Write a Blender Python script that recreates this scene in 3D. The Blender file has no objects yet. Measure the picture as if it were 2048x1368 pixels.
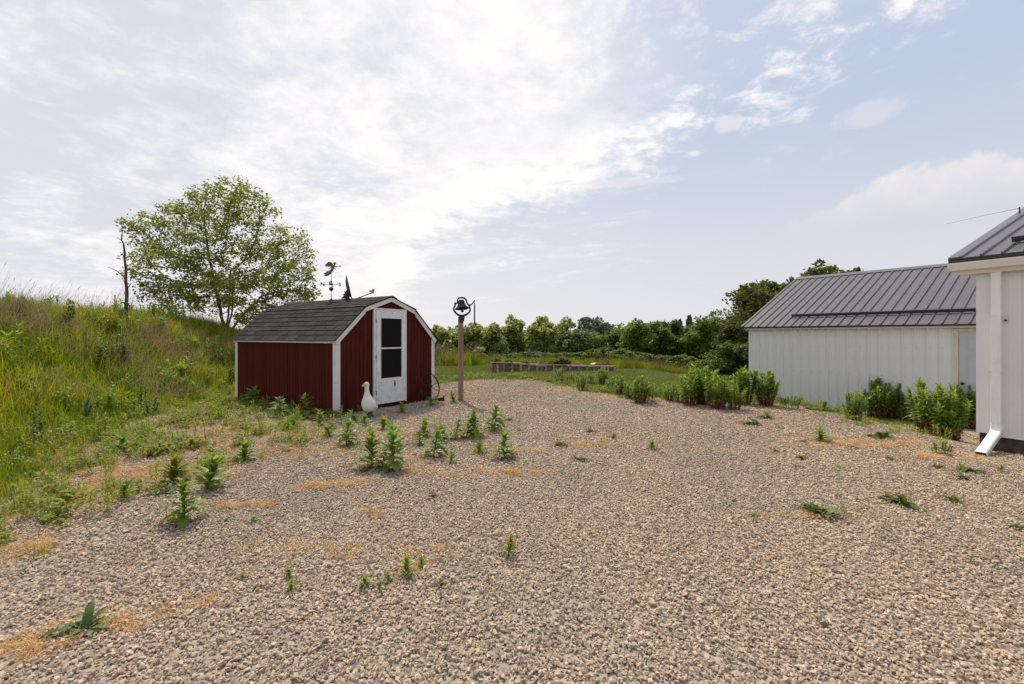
import bpy, math, random
import numpy as np
from mathutils import Vector, Matrix, noise as mnoise

R = math.radians
SC = bpy.context.scene
COL = SC.collection
random.seed(7)
RNG = np.random.default_rng(11)

# ------------------------------------------------------------------ camera
EYE = 1.56
FPX, CX, HY = 934.0, 1024.0, 670.0        # focal length, centre and horizon of the 2048 px photograph
cam_d = bpy.data.cameras.new('camera')
cam = bpy.data.objects.new('camera', cam_d)
COL.objects.link(cam)
cam.location = (0, 0, EYE)
cam.rotation_euler = (R(90), 0, 0)
cam_d.sensor_width = 36.0
cam_d.lens = 36.0 * FPX / 2048.0
cam_d.shift_y = -14.0 / 2048.0
cam_d.clip_start = 0.05
cam_d.clip_end = 3000
SC.camera = cam

# ------------------------------------------------------------------ sun, sky, exposure
SUN_AZ, SUN_EL = -21.0, 57.0              # degrees; azimuth measured from +Y towards +X
sun_d = bpy.data.lights.new('sun', 'SUN')
sun_d.energy = 4.6
sun_d.angle = R(1.6)
sun_d.color = (1.0, 0.90, 0.74)
sun = bpy.data.objects.new('sun', sun_d)
COL.objects.link(sun)
sd = Vector((math.sin(R(SUN_AZ)) * math.cos(R(SUN_EL)), math.cos(R(SUN_AZ)) * math.cos(R(SUN_EL)), math.sin(R(SUN_EL))))
sun.rotation_euler = sd.to_track_quat('Z', 'Y').to_euler()
sun.location = sd * 60

W = bpy.data.worlds.new('World')
SC.world = W
W.use_nodes = True
SKY_STRENGTH = 0.1


class NT:
    """small helper for building node trees"""
    def __init__(self, tree):
        self.t = tree
        tree.nodes.clear()

    def n(self, typ, **kw):
        nd = self.t.nodes.new(typ)
        for k, v in kw.items():
            setattr(nd, k, v)
        return nd

    def link(self, a, b):
        self.t.links.new(a, b)

    def put(self, sock, v):
        if v is None:
            return
        if hasattr(v, 'is_output') or hasattr(v, 'links'):
            self.t.links.new(v, sock)
        else:
            if isinstance(v, (tuple, list)) and len(v) == 3 and sock.type == 'RGBA':
                v = (*v, 1)
            sock.default_value = v

    def m(self, op, a, b=None, c=None, clamp=False):
        nd = self.n('ShaderNodeMath', operation=op)
        nd.use_clamp = clamp
        for i, v in enumerate((a, b, c)):
            if v is not None:
                self.put(nd.inputs[i], v)
        return nd.outputs[0]

    def mr(self, v, a, b, c=0.0, d=1.0, smooth=True):
        nd = self.n('ShaderNodeMapRange', interpolation_type='SMOOTHSTEP' if smooth else 'LINEAR')
        for i, x in enumerate((v, a, b, c, d)):
            self.put(nd.inputs[i], x)
        return nd.outputs[0]

    def mix(self, f, a, b, blend='MIX'):
        nd = self.n('ShaderNodeMix', data_type='RGBA', blend_type=blend)
        self.put(nd.inputs[0], f)
        self.put(nd.inputs[6], a)
        self.put(nd.inputs[7], b)
        return nd.outputs[2]

    def noise(self, vec=None, scale=5.0, detail=4.0, rough=0.5, dist=0.0, color=False):
        nd = self.n('ShaderNodeTexNoise')
        if vec is not None:
            self.link(vec, nd.inputs['Vector'])
        nd.inputs['Scale'].default_value = scale
        nd.inputs['Detail'].default_value = detail
        nd.inputs['Roughness'].default_value = rough
        nd.inputs['Distortion'].default_value = dist
        return nd.outputs[1 if color else 0]

    def xyz(self, x, y, z):
        nd = self.n('ShaderNodeCombineXYZ')
        for i, v in enumerate((x, y, z)):
            self.put(nd.inputs[i], v)
        return nd.outputs[0]


def build_sky():
    t = NT(W.node_tree)
    tc = t.n('ShaderNodeTexCoord')
    sp = t.n('ShaderNodeSeparateXYZ')
    t.link(tc.outputs['Generated'], sp.inputs[0])
    x, y, z = sp.outputs
    sky = t.n('ShaderNodeTexSky', sky_type='NISHITA')
    sky.sun_disc = False
    sky.sun_elevation = R(SUN_EL)
    sky.sun_rotation = R(SUN_AZ)
    sky.altitude = 200
    sky.air_density = 1.0
    sky.dust_density = 2.5
    sky.ozone_density = 1.2
    deg = 180 / math.pi
    az = t.m('MULTIPLY', t.m('ARCTAN2', x, y), deg)
    el = t.m('MULTIPLY', t.m('ARCSINE', z), deg)
    zz = t.m('ADD', t.m('MAXIMUM', z, 0.0), 0.16)
    cx_, cy_ = t.m('DIVIDE', x, zz), t.m('DIVIDE', y, zz)
    plane = t.xyz(cx_, cy_, 0.0)                               # a flat cloud layer high above
    n_big = t.noise(plane, 0.9, 5, 0.55, 0.4)
    n_mid = t.noise(t.xyz(t.m('ADD', cx_, 3.7), cy_, 1.3), 2.3, 8, 0.62, 0.5)
    n_fine = t.noise(t.xyz(t.m('ADD', cx_, 9.1), cy_, 4.0), 9.0, 8, 0.68, 0.3)
    streak = t.noise(t.xyz(t.m('MULTIPLY', cx_, 0.7), t.m('ADD', t.m('MULTIPLY', cy_, 1.6), t.m('MULTIPLY', cx_, 0.9)), 7.0), 1.1, 7, 0.6, 0.8)

    def cen(n):
        return t.m('SUBTRACT', n, 0.5)
    # --- the high deck: its ragged lower edge runs from the middle left up to the right
    edge = t.m('ADD', 14.5, t.m('MULTIPLY', az, 0.31))
    edge = t.m('SUBTRACT', edge, t.m('MULTIPLY', t.mr(az, -6.0, -24.0), 16.0))
    rag = t.m('ADD', t.m('MULTIPLY', cen(n_big), 30.0), t.m('MULTIPLY', cen(n_mid), 20.0))
    rag = t.m('ADD', rag, t.m('MULTIPLY', cen(n_fine), 17.0))
    h = t.m('ADD', t.m('SUBTRACT', el, edge), rag)
    deck = t.mr(h, -4.5, 5.5)
    wisps = t.m('MULTIPLY', t.mr(streak, 0.5, 0.72), t.mr(h, -14.0, -1.0))
    deck = t.m('MAXIMUM', deck, t.m('MULTIPLY', wisps, 0.7))
    # the deck opens towards the right and high up
    thin = t.m('MULTIPLY', t.mr(az, 3.0, 27.0), t.mr(t.m('ADD', n_mid, t.m('MULTIPLY', cen(n_fine), 0.9)), 0.70, 0.46))
    deck = t.m('MULTIPLY', deck, t.m('SUBTRACT', 1.0, t.m('MULTIPLY', thin, 0.9)))
    # --- a heap cloud low on the right
    dirs = tc.outputs['Generated']
    n_c = t.noise(dirs, 9.0, 8, 0.6, 0.2)
    n_c2 = t.noise(dirs, 26.0, 6, 0.6, 0.0)
    top = t.m('SUBTRACT', 16.0, t.m('MULTIPLY', t.m('POWER', t.m('ABSOLUTE', t.m('SUBTRACT', az, 42.0)), 1.5), 0.12))
    top = t.m('ADD', top, t.m('ADD', t.m('MULTIPLY', cen(n_c), 5.5), t.m('MULTIPLY', cen(n_c2), 2.4)))
    heap = t.m('MULTIPLY', t.mr(t.m('SUBTRACT', top, el), -0.25, 0.9), t.mr(t.m('ADD', el, t.m('MULTIPLY', cen(n_c), 5.0)), 9.6, 12.6))
    heap = t.m('MULTIPLY', heap, t.mr(t.m('ADD', az, t.m('MULTIPLY', cen(n_c), 10)), 26.0, 31.0))
    heap = t.m('MULTIPLY', heap, t.mr(az, 62.0, 52.0))

    def puff(a0, e0, ra, re, k):
        q = t.m('ADD', t.m('POWER', t.m('DIVIDE', t.m('SUBTRACT', az, a0), ra), 2.0), t.m('POWER', t.m('DIVIDE', t.m('SUBTRACT', el, e0), re), 2.0))
        q = t.m('ADD', q, t.m('MULTIPLY', cen(n_c2), 2.4))
        q = t.m('ADD', q, t.m('MULTIPLY', cen(n_c), 1.4))
        return t.m('MULTIPLY', t.mr(q, 1.1, 0.1), k)
    heap = t.m('MAXIMUM', heap, puff(25.0, 22.4, 1.7, 1.0, 0.7))
    heap = t.m('MAXIMUM', heap, puff(37.4, 20.6, 3.2, 1.1, 0.42))
    heap = t.m('MAXIMUM', heap, puff(14.0, 17.6, 6.0, 0.7, 0.5))
    # --- colours, in units of the sky texture (the Background strength scales them all)
    k = 1.0 / SKY_STRENGTH
    blue = t.mix(t.mr(el, 4.0, 40.0, 0.7, 0.82), sky.outputs[0], (0.50 * k, 0.615 * k, 0.83 * k))
    haze = t.mix(t.mr(az, -40.0, 40.0), (0.88 * k, 0.86 * k, 0.87 * k), (0.76 * k, 0.76 * k, 0.80 * k))
    clear = t.mix(t.mr(el, 0.0, 28.0, 0.95, 0.24), blue, haze)
    lum = t.m('ADD', t.m('MULTIPLY', n_mid, 0.75), t.m('ADD', t.m('MULTIPLY', n_fine, 0.55), t.m('MULTIPLY', streak, 0.35)))
    sunward = t.mr(t.m('ABSOLUTE', t.m('ADD', az, 8.0)), 40.0, 0.0)
    lum = t.m('ADD', lum, t.m('MULTIPLY', sunward, 0.22))
    lum = t.m('ADD', lum, t.m('MULTIPLY', t.mr(h, 14.0, 0.0), 0.14))
    cloud = t.mix(t.mr(lum, 0.72, 1.14), (0.72 * k, 0.735 * k, 0.81 * k), (1.06 * k, 1.03 * k, 1.01 * k))
    c = t.mix(t.m('MULTIPLY', deck, 0.93), clear, cloud)
    heap_c = t.mix(t.mr(t.m('ADD', t.m('SUBTRACT', el, 11.0), t.m('MULTIPLY', cen(n_c2), 6.0)), 0.0, 6.0), (0.74 * k, 0.735 * k, 0.79 * k), (0.88 * k, 0.85 * k, 0.87 * k))
    c = t.mix(t.m('MULTIPLY', heap, 0.92), c, heap_c)
    c = t.mix(t.mr(el, -1.0, 9.0, 0.75, 0.0), c, haze)
    bg = t.n('ShaderNodeBackground')
    t.link(c, bg.inputs[0])
    bg.inputs[1].default_value = SKY_STRENGTH
    out = t.n('ShaderNodeOutputWorld')
    t.link(bg.outputs[0], out.inputs[0])


build_sky()
W.cycles.sampling_method = 'MANUAL'
W.cycles.sample_map_resolution = 512
SC.view_settings.view_transform = 'Standard'
SC.view_settings.look = 'None'
SC.view_settings.exposure = 0.0
SC.view_settings.gamma = 1.0
SC.view_settings.use_curve_mapping = False
SC.render.engine = 'CYCLES'
SC.cycles.use_denoising = True
SC.cycles.max_bounces = 7
SC.cycles.transparent_max_bounces = 8
SC.cycles.sample_clamp_indirect = 6.0


# ------------------------------------------------------------------ the lie of the land
def sst(a, b, x):
    t = np.clip((np.asarray(x, dtype=float) - a) / (b - a), 0, 1)
    return t * t * (3 - 2 * t)


def wob(x, y, s, k=0.0):
    """cheap smooth pseudo-noise, about -1..1"""
    x = np.asarray(x, dtype=float) / s
    y = np.asarray(y, dtype=float) / s
    return (np.sin(1.7 * x + 0.6 * y + k) + np.sin(-0.9 * x + 1.9 * y + 2.1 * k + 1.3) + np.sin(2.6 * x - 1.4 * y + 0.7 * k + 4.0) + np.sin(3.1 * y + 2.2 * x + 1.1 * k)) / 4


def toe(y):
    return np.interp(y, [0, 3.5, 5.6, 8, 9.5, 11, 14, 20, 30], [-3.2, -4.5, -5.9, -7.2, -7.6, -7.6, -7.5, -7.1, -6.6])


def G(x, y):
    x = np.asarray(x, dtype=float)
    y = np.asarray(y, dtype=float)
    z = -0.5 * sst(5.6, 9.2, x)
    d = toe(y) - x
    hm = np.interp(y, [-20, 0, 6, 12, 16, 20, 26, 36, 60], [0.6, 1.5, 1.95, 2.05, 1.95, 1.5, 0.9, 0.2, 0])
    z = z + hm * sst(0.0, 5.2, d) - 0.05 * np.maximum(0, d - 6.5) * sst(6.5, 9, d) * (hm > 0.1)
    z = z + 0.12 * wob(x, y, 1.6, 2.0) * sst(0.5, 3, d) * sst(60, 30, np.hypot(x, y))
    z = z - 0.07 * np.exp(-((x - 6.6) / .5) ** 2 - ((y - 6.6) / .5) ** 2)
    z = z + 0.08 * np.exp(-((x - 7.45) / .42) ** 2 - ((y - 6.45) / .6) ** 2)
    z = z - 2.6 * sst(24.0, 46.0, y) - 1.5 * sst(46, 120, y)
    z = z + 0.022 * wob(x, y, 0.9, 0.3) * sst(40, 15, np.hypot(x, y))
    return z


def gz(x, y):
    return float(G(x, y))


def gp(px, py):
    """the ground point seen at a pixel of the photograph"""
    dx, dz = (px - CX) / FPX, (HY - py) / FPX
    y = 1.5
    while y < 60:
        if EYE + dz * y < gz(dx * y, y):
            break
        y += 0.04
    return Vector((dx * y, y, gz(dx * y, y)))


def yfar(x):
    return np.interp(x, [-9, -3, -1.3, 0.6, 1.6, 2.7, 4.5, 6.5, 9], [13, 14.5, 16.6, 16.8, 14.5, 12.2, 11.4, 11.0, 10.6])


def gravel_mask(x, y):
    w = 0.35 * wob(x, y, 0.7, 1.0) + 0.2 * wob(x, y, 0.23, 3.0)
    a = sst(-0.1, 0.9, x - toe(y) + w)
    b = sst(-0.2, 0.7, yfar(x) - y + w)
    c = sst(0.0, 0.8, 10.2 - x + w)
    return a * b * c


# ------------------------------------------------------------------ meshes
class MB:
    """collects shapes and links them as ONE mesh object"""
    def __init__(self):
        self.v, self.f = [], []

    def add(self, vs, fs):
        o = len(self.v)
        self.v += [tuple(p) for p in vs]
        self.f += [tuple(i + o for i in f) for f in fs]
        return self

    def box(self, x0, x1, y0, y1, z0, z1, M=None):
        vs = [Vector(p) for p in ((x0, y0, z0), (x1, y0, z0), (x1, y1, z0), (x0, y1, z0), (x0, y0, z1), (x1, y0, z1), (x1, y1, z1), (x0, y1, z1))]
        if M is not None:
            vs = [M @ p for p in vs]
        return self.add(vs, [(0, 3, 2, 1), (4, 5, 6, 7), (0, 1, 5, 4), (1, 2, 6, 5), (2, 3, 7, 6), (3, 0, 4, 7)])

    def prism(self, poly, vec):
        n = len(poly)
        a = [Vector(p) for p in poly]
        vec = Vector(vec)
        fs = [tuple(range(n)), tuple(range(2 * n - 1, n - 1, -1))]
        fs += [(i, i + n, (i + 1) % n + n, (i + 1) % n) for i in range(n)]
        return self.add(a + [p + vec for p in a], fs)

    def tube(self, pts, rad, n=8, cap=True):
        pts = [Vector(p) for p in pts]
        if not hasattr(rad, '__len__'):
            rad = [rad] * len(pts)
        vs, fs = [], []
        up = None
        for i, p in enumerate(pts):
            d = (pts[min(i + 1, len(pts) - 1)] - pts[max(i - 1, 0)])
            d = d.normalized() if d.length > 1e-9 else Vector((0, 0, 1))
            if up is None:
                up = Vector((0, 0, 1)) if abs(d.z) < 0.9 else Vector((1, 0, 0))
            a = d.cross(up)
            a = a.normalized() if a.length > 1e-6 else d.orthogonal().normalized()
            b = a.cross(d).normalized()
            up = b
            for k in range(n):
                w = 2 * math.pi * k / n
                vs.append(p + (a * math.cos(w) + b * math.sin(w)) * rad[i])
        for i in range(len(pts) - 1):
            for k in range(n):
                k2 = (k + 1) % n
                fs.append((i * n + k, i * n + k2, (i + 1) * n + k2, (i + 1) * n + k))
        if cap:
            fs.append(tuple(range(n - 1, -1, -1)))
            fs.append(tuple(range((len(pts) - 1) * n, len(pts) * n)))
        return self.add(vs, fs)

    def lathe(self, prof, n=20, M=None):
        vs, fs = [], []
        for r, z in prof:
            for k in range(n):
                w = 2 * math.pi * k / n
                p = Vector((r * math.cos(w), r * math.sin(w), z))
                vs.append(M @ p if M is not None else p)
        for i in range(len(prof) - 1):
            for k in range(n):
                k2 = (k + 1) % n
                fs.append((i * n + k, i * n + k2, (i + 1) * n + k2, (i + 1) * n + k))
        return self.add(vs, fs)

    def ball(self, c, r, n=12, sc=(1, 1, 1)):
        m = n // 2
        prof = [(max(1e-4, math.sin(math.pi * i / m)) * r, -math.cos(math.pi * i / m) * r) for i in range(m + 1)]
        M = Matrix.Translation(c) @ Matrix.Diagonal((*sc, 1))
        return self.lathe(prof, n, M)

    def mesh(self, name, mat, smooth=False):
        me = bpy.data.meshes.new(name)
        me.from_pydata(self.v, [], self.f)
        me.materials.append(mat)
        if smooth:
            me.polygons.foreach_set('use_smooth', [True] * len(me.polygons))
        me.update()
        return me

    def build(self, name, mat, parent=None, smooth=False, loc=None, bevel=0.0):
        return put(name, self.mesh(name, mat, smooth), parent, loc=loc, bevel=bevel)


def put(name, me, parent=None, M=None, loc=None, bevel=0.0):
    o = bpy.data.objects.new(name, me)
    COL.objects.link(o)
    if parent is not None:
        o.parent = parent
    if M is not None:
        o.matrix_local = M
    if loc is not None:
        o.location = loc
    if bevel:
        b = o.modifiers.new('bevel', 'BEVEL')
        b.width = bevel
        b.segments = 2
        b.limit_method = 'ANGLE'
        b.angle_limit = R(40)
    return o


def tag(o, label=None, cat=None, group=None, kind=None):
    for k, v in (('label', label), ('category', cat), ('group', group), ('kind', kind)):
        if v:
            o[k] = v
    return o


def thing(name, label, cat, loc=(0, 0, 0), rz=0.0, group=None):
    o = bpy.data.objects.new(name, None)
    o.empty_display_size = 0.2
    COL.objects.link(o)
    o.location = loc
    o.rotation_euler = (0, 0, rz)
    return tag(o, label, cat, group)


def shared(name, V, F, mat, smooth=False):
    me = bpy.data.meshes.new(name)
    me.from_pydata([tuple(p) for p in V], [], [tuple(f) for f in F])
    me.materials.append(mat)
    if smooth:
        me.polygons.foreach_set('use_smooth', [True] * len(me.polygons))
    me.update()
    return me


def scatter(name, pts, rot, scl, idx, sources, label, cat=None):
    """stuff nobody could count: one object whose points carry copies of a few source meshes"""
    n = len(pts)
    me = bpy.data.meshes.new(name)
    me.vertices.add(n)
    me.vertices.foreach_set('co', np.asarray(pts, dtype=np.float32).ravel())
    a = me.attributes.new('rot', 'FLOAT_VECTOR', 'POINT')
    a.data.foreach_set('vector', np.asarray(rot, dtype=np.float32).ravel())
    scl = np.asarray(scl, dtype=np.float32)
    if scl.ndim == 1:
        scl = np.repeat(scl[:, None], 3, axis=1)
    a = me.attributes.new('scl', 'FLOAT_VECTOR', 'POINT')
    a.data.foreach_set('vector', scl.ravel())
    a = me.attributes.new('pick', 'INT', 'POINT')
    a.data.foreach_set('value', np.asarray(idx, dtype=np.int32))
    me.update()
    col = bpy.data.collections.new(name + '_sources')
    for i, s in enumerate(sources):
        so = bpy.data.objects.new('%s_source_%02d' % (name, i), s)
        col.objects.link(so)
    ng = bpy.data.node_groups.new(name + '_scatter', 'GeometryNodeTree')
    ng.interface.new_socket('Geometry', in_out='INPUT', socket_type='NodeSocketGeometry')
    ng.interface.new_socket('Geometry', in_out='OUTPUT', socket_type='NodeSocketGeometry')
    N, L = ng.nodes, ng.links
    gi, go = N.new('NodeGroupInput'), N.new('NodeGroupOutput')
    ci = N.new('GeometryNodeCollectionInfo')
    ci.inputs[0].default_value = col
    ci.inputs['Separate Children'].default_value = True
    ci.inputs['Reset Children'].default_value = True
    ip = N.new('GeometryNodeInstanceOnPoints')
    ip.inputs['Pick Instance'].default_value = True

    def attr(nm, typ):
        q = N.new('GeometryNodeInputNamedAttribute')
        q.data_type = typ
        q.inputs[0].default_value = nm
        return q.outputs[0]
    e2r = N.new('FunctionNodeEulerToRotation')
    L.new(attr('rot', 'FLOAT_VECTOR'), e2r.inputs[0])
    L.new(gi.outputs[0], ip.inputs['Points'])
    L.new(ci.outputs[0], ip.inputs['Instance'])
    L.new(attr('pick', 'INT'), ip.inputs['Instance Index'])
    L.new(e2r.outputs[0], ip.inputs['Rotation'])
    L.new(attr('scl', 'FLOAT_VECTOR'), ip.inputs['Scale'])
    L.new(ip.outputs[0], go.inputs[0])
    o = bpy.data.objects.new(name, me)
    COL.objects.link(o)
    md = o.modifiers.new('scatter', 'NODES')
    md.node_group = ng
    return tag(o, label, cat, None, 'stuff')


# ------------------------------------------------------------------ materials
def pbr(name, col, rough=0.6, metal=0.0, spec=0.5, var=0.0, vscale=3.0, bump=0.0, bscale=60.0, dirt=None, dscale=2.0, damt=0.4, stretch=(1, 1, 1), per=0.0, coords='Object'):
    """a painted or weathered surface: colour varied by noise, stains of a second colour, fine relief"""
    m = bpy.data.materials.new(name)
    m.use_nodes = True
    t = NT(m.node_tree)
    out = t.n('ShaderNodeOutputMaterial')
    b = t.n('ShaderNodeBsdfPrincipled')
    t.link(b.outputs[0], out.inputs[0])
    tc = t.n('ShaderNodeTexCoord')
    mp = t.n('ShaderNodeMapping')
    mp.inputs['Scale'].default_value = stretch
    t.link(tc.outputs[coords], mp.inputs[0])
    v = mp.outputs[0]
    c = tuple(col)
    cs = None
    if var:
        n = t.noise(v, vscale, 6, 0.6)
        lo, hi = tuple(x * (1 - var) for x in c), tuple(min(1, x * (1 + var)) for x in c)
        cs = t.mix(t.mr(n, 0.3, 0.7), lo, hi)
    if dirt:
        n2 = t.noise(v, dscale, 8, 0.65, 0.6)
        cs = t.mix(t.m('MULTIPLY', t.mr(n2, 0.5, 0.75), damt), cs if cs is not None else c, dirt)
    if per:
        oi = t.n('ShaderNodeObjectInfo')
        hs = t.n('ShaderNodeHueSaturation')
        t.put(hs.inputs['Color'], cs if cs is not None else c)
        t.link(t.mr(oi.outputs['Random'], 0, 1, 1 - per, 1 + per, False), hs.inputs['Value'])
        cs = hs.outputs[0]
    t.put(b.inputs['Base Color'], cs if cs is not None else c)
    b.inputs['Roughness'].default_value = rough
    b.inputs['Metallic'].default_value = metal
    b.inputs['Specular IOR Level'].default_value = spec
    if bump:
        bp = t.n('ShaderNodeBump')
        bp.inputs['Strength'].default_value = bump
        bp.inputs['Distance'].default_value = 0.01
        t.link(t.noise(v, bscale, 5, 0.6), bp.inputs['Height'])
        t.link(bp.outputs[0], b.inputs['Normal'])
    return m


def leafy(name, cols, trans=0.45, rough=0.5, patch=0.0, pscale=0.35, spec=0.25, mesh_var=False):
    """leaf or grass blade: reflects and lets light through; colour differs from leaf to leaf"""
    m = bpy.data.materials.new(name)
    m.use_nodes = True
    t = NT(m.node_tree)
    out = t.n('ShaderNodeOutputMaterial')
    oi = t.n('ShaderNodeObjectInfo')
    geo = t.n('ShaderNodeNewGeometry')
    if mesh_var:
        r = geo.outputs['Random Per Island']
    else:
        r = oi.outputs['Random']
    if patch:
        n = t.noise(oi.outputs['Location'], pscale, 4, 0.6)
        n = t.mr(n, 0.33, 0.67, 0, 1)
        r = t.m('ADD', t.m('MULTIPLY', r, 1 - patch), t.m('MULTIPLY', n, patch), clamp=True)
    cr = t.n('ShaderNodeValToRGB')
    el = cr.color_ramp.elements
    for i, c in enumerate(cols):
        p = i / max(1, len(cols) - 1)
        e = el[i] if i < 2 else el.new(p)
        e.position = p
        e.color = (*c, 1)
    t.link(r, cr.inputs[0])
    d = t.n('ShaderNodeBsdfPrincipled')
    t.link(cr.outputs[0], d.inputs['Base Color'])
    d.inputs['Roughness'].default_value = rough
    d.inputs['Specular IOR Level'].default_value = spec
    tr = t.n('ShaderNodeBsdfTranslucent')
    hs = t.n('ShaderNodeHueSaturation')
    hs.inputs['Saturation'].default_value = 1.1
    hs.inputs['Value'].default_value = 1.5
    hs.inputs['Hue'].default_value = 0.49
    t.link(cr.outputs[0], hs.inputs['Color'])
    t.link(hs.outputs[0], tr.inputs[0])
    mx = t.n('ShaderNodeMixShader')
    mx.inputs[0].default_value = trans
    t.link(d.outputs[0], mx.inputs[1])
    t.link(tr.outputs[0], mx.inputs[2])
    t.link(mx.outputs[0], out.inputs[0])
    return m


def siding_red():
    m = pbr('red_stain', (0.072, 0.0075, 0.0036), 0.8, spec=0.2, var=0.32, vscale=4, bump=0.35, bscale=45, dirt=(0.03, 0.0045, 0.0035), dscale=1.3, damt=0.6, stretch=(6, 6, 0.5), per=0.14)
    return m


MAT = dict(
    red=siding_red(),
    white=pbr('white_trim_paint', (0.72, 0.70, 0.66), 0.55, spec=0.3, var=0.06, vscale=5, bump=0.12, bscale=40, dirt=(0.40, 0.36, 0.31), dscale=3.5, damt=0.35),
    door=pbr('white_door_paint', (0.74, 0.74, 0.76), 0.45, var=0.04, vscale=3, dirt=(0.36, 0.34, 0.33), dscale=8, damt=0.6),
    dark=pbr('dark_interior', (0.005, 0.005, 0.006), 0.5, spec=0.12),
    hardware=pbr('tarnished_steel', (0.20, 0.18, 0.16), 0.45, 0.8, var=0.3, vscale=20),
    shingle=pbr('asphalt_shingle', (0.036, 0.035, 0.037), 0.95, spec=0.15, var=0.35, vscale=70, bump=0.7, bscale=160, dirt=(0.10, 0.095, 0.09), dscale=4, damt=0.25, per=0.32),
    iron=pbr('black_cast_iron', (0.012, 0.012, 0.013), 0.38, 0.3, var=0.3, vscale=15, bump=0.15, bscale=80),
    rust=pbr('rusty_iron', (0.045, 0.022, 0.015), 0.85, 0.3, var=0.4, vscale=12, bump=0.4, bscale=60),
    copper=pbr('aged_copper', (0.16, 0.085, 0.055), 0.45, 0.75, var=0.3, vscale=14, dirt=(0.10, 0.12, 0.08), dscale=9, damt=0.7),
    verdigris=pbr('green_patina', (0.13, 0.15, 0.11), 0.6, 0.5, var=0.3, vscale=14),
    greydish=pbr('grey_enamel', (0.055, 0.057, 0.06), 0.5, 0.1, var=0.1),
    lightmetal=pbr('grey_metal', (0.28, 0.28, 0.29), 0.45, 0.6, var=0.1),
    post=pbr('weathered_cedar_post', (0.27, 0.185, 0.13), 0.85, spec=0.2, var=0.3, vscale=6, bump=0.5, bscale=30, stretch=(5, 5, 0.4), dirt=(0.12, 0.09, 0.075), dscale=4, damt=0.6),
    goose=pbr('white_painted_concrete', (0.74, 0.72, 0.67), 0.7, spec=0.3, var=0.06, vscale=9, bump=0.25, bscale=70, dirt=(0.50, 0.45, 0.37), dscale=6, damt=0.45),
    beak=pbr('faded_orange_paint', (0.50, 0.30, 0.15), 0.6, var=0.15, vscale=20),
    teal=pbr('teal_paint', (0.010, 0.055, 0.075), 0.5, var=0.25, vscale=12),
    siding=pbr('white_steel_siding', (0.69, 0.695, 0.70), 0.42, spec=0.4, var=0.03, vscale=1.5, dirt=(0.55, 0.53, 0.49), dscale=1.4, damt=0.35),
    fascia=pbr('cream_fascia', (0.73, 0.69, 0.62), 0.5, spec=0.4, var=0.05, vscale=2, dirt=(0.5, 0.45, 0.38), dscale=3, damt=0.3),
    spout=pbr('white_gutter_metal', (0.80, 0.80, 0.79), 0.32, spec=0.5, var=0.03, vscale=3, dirt=(0.62, 0.60, 0.57), dscale=5, damt=0.3),
    roof=pbr('charcoal_roof_steel', (0.115, 0.105, 0.118), 0.38, 0.0, spec=0.5, var=0.09, vscale=2.5, dirt=(0.17, 0.155, 0.155), dscale=1.6, damt=0.45, per=0.05),
    roofdark=pbr('dark_trim_steel', (0.035, 0.035, 0.042), 0.4, spec=0.5, var=0.1),
    screw=pbr('screw_heads', (0.07, 0.065, 0.07), 0.5, 0.4),
    screww=pbr('white_screw_heads', (0.45, 0.44, 0.42), 0.5, 0.2),
    found=pbr('dark_concrete', (0.075, 0.06, 0.048), 0.95, var=0.4, vscale=8, bump=0.8, bscale=25),
    casing=pbr('bare_cream_casing', (0.62, 0.54, 0.44), 0.65, spec=0.3, var=0.12, vscale=6, stretch=(4, 4, 0.6)),
    steeldoor=pbr('pale_grey_door', (0.46, 0.50, 0.56), 0.45, spec=0.4, var=0.03),
    bedwood=pbr('weathered_bed_wood', (0.33, 0.24, 0.19), 0.9, spec=0.15, var=0.35, vscale=3, bump=0.5, bscale=20, stretch=(1, 1, 4), dirt=(0.19, 0.165, 0.15), dscale=2.2, damt=0.6, per=0.25),
    newwood=pbr('pale_loose_board', (0.48, 0.36, 0.25), 0.8, var=0.2, vscale=4),
    soil=pbr('garden_soil', (0.045, 0.032, 0.022), 1.0, var=0.4, vscale=9, bump=1, bscale=15),
    bark=pbr('brown_bark', (0.085, 0.058, 0.042), 0.95, spec=0.1, var=0.4, vscale=6, bump=0.9, bscale=18, stretch=(2, 2, 0.6)),
    barkpale=pbr('birch_bark', (0.17, 0.105, 0.075), 0.9, spec=0.15, var=0.4, vscale=5, bump=0.8, bscale=22, dirt=(0.075, 0.05, 0.04), dscale=3, damt=0.8),
    deadbark=pbr('dead_bark', (0.11, 0.075, 0.065), 0.95, spec=0.1, var=0.35, vscale=10, bump=0.8, bscale=30),
    stem=pbr('green_stem', (0.11, 0.13, 0.035), 0.7, var=0.3, vscale=10),
    stembrown=pbr('brown_dry_stem', (0.14, 0.062, 0.035), 0.85, var=0.3, vscale=14),
    wire=pbr('thin_wire', (0.35, 0.35, 0.35), 0.5, 0.5),
)
MAT['straw'] = leafy('dry_straw', [(0.44, 0.26, 0.085), (0.58, 0.38, 0.15), (0.62, 0.46, 0.24)], 0.2, 0.8)
MAT['birchleaf'] = leafy('birch_leaf', [(0.1188, 0.1546, 0.0269), (0.1837, 0.2272, 0.0389), (0.2592, 0.2909, 0.0524)], 0.42, 0.4, mesh_var=True, spec=0.4)
MAT['leaf_mid'] = leafy('mid_green_leaf', [(0.1030, 0.1639, 0.0321), (0.1604, 0.2218, 0.0450), (0.2176, 0.2699, 0.0563)], 0.36, 0.5, mesh_var=True)
MAT['leaf_pale'] = leafy('pale_green_leaf', [(0.1432, 0.2023, 0.0456), (0.2603, 0.3088, 0.0821), (0.4424, 0.4578, 0.1643)], 0.36, 0.45, mesh_var=True, spec=0.4)
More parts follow.
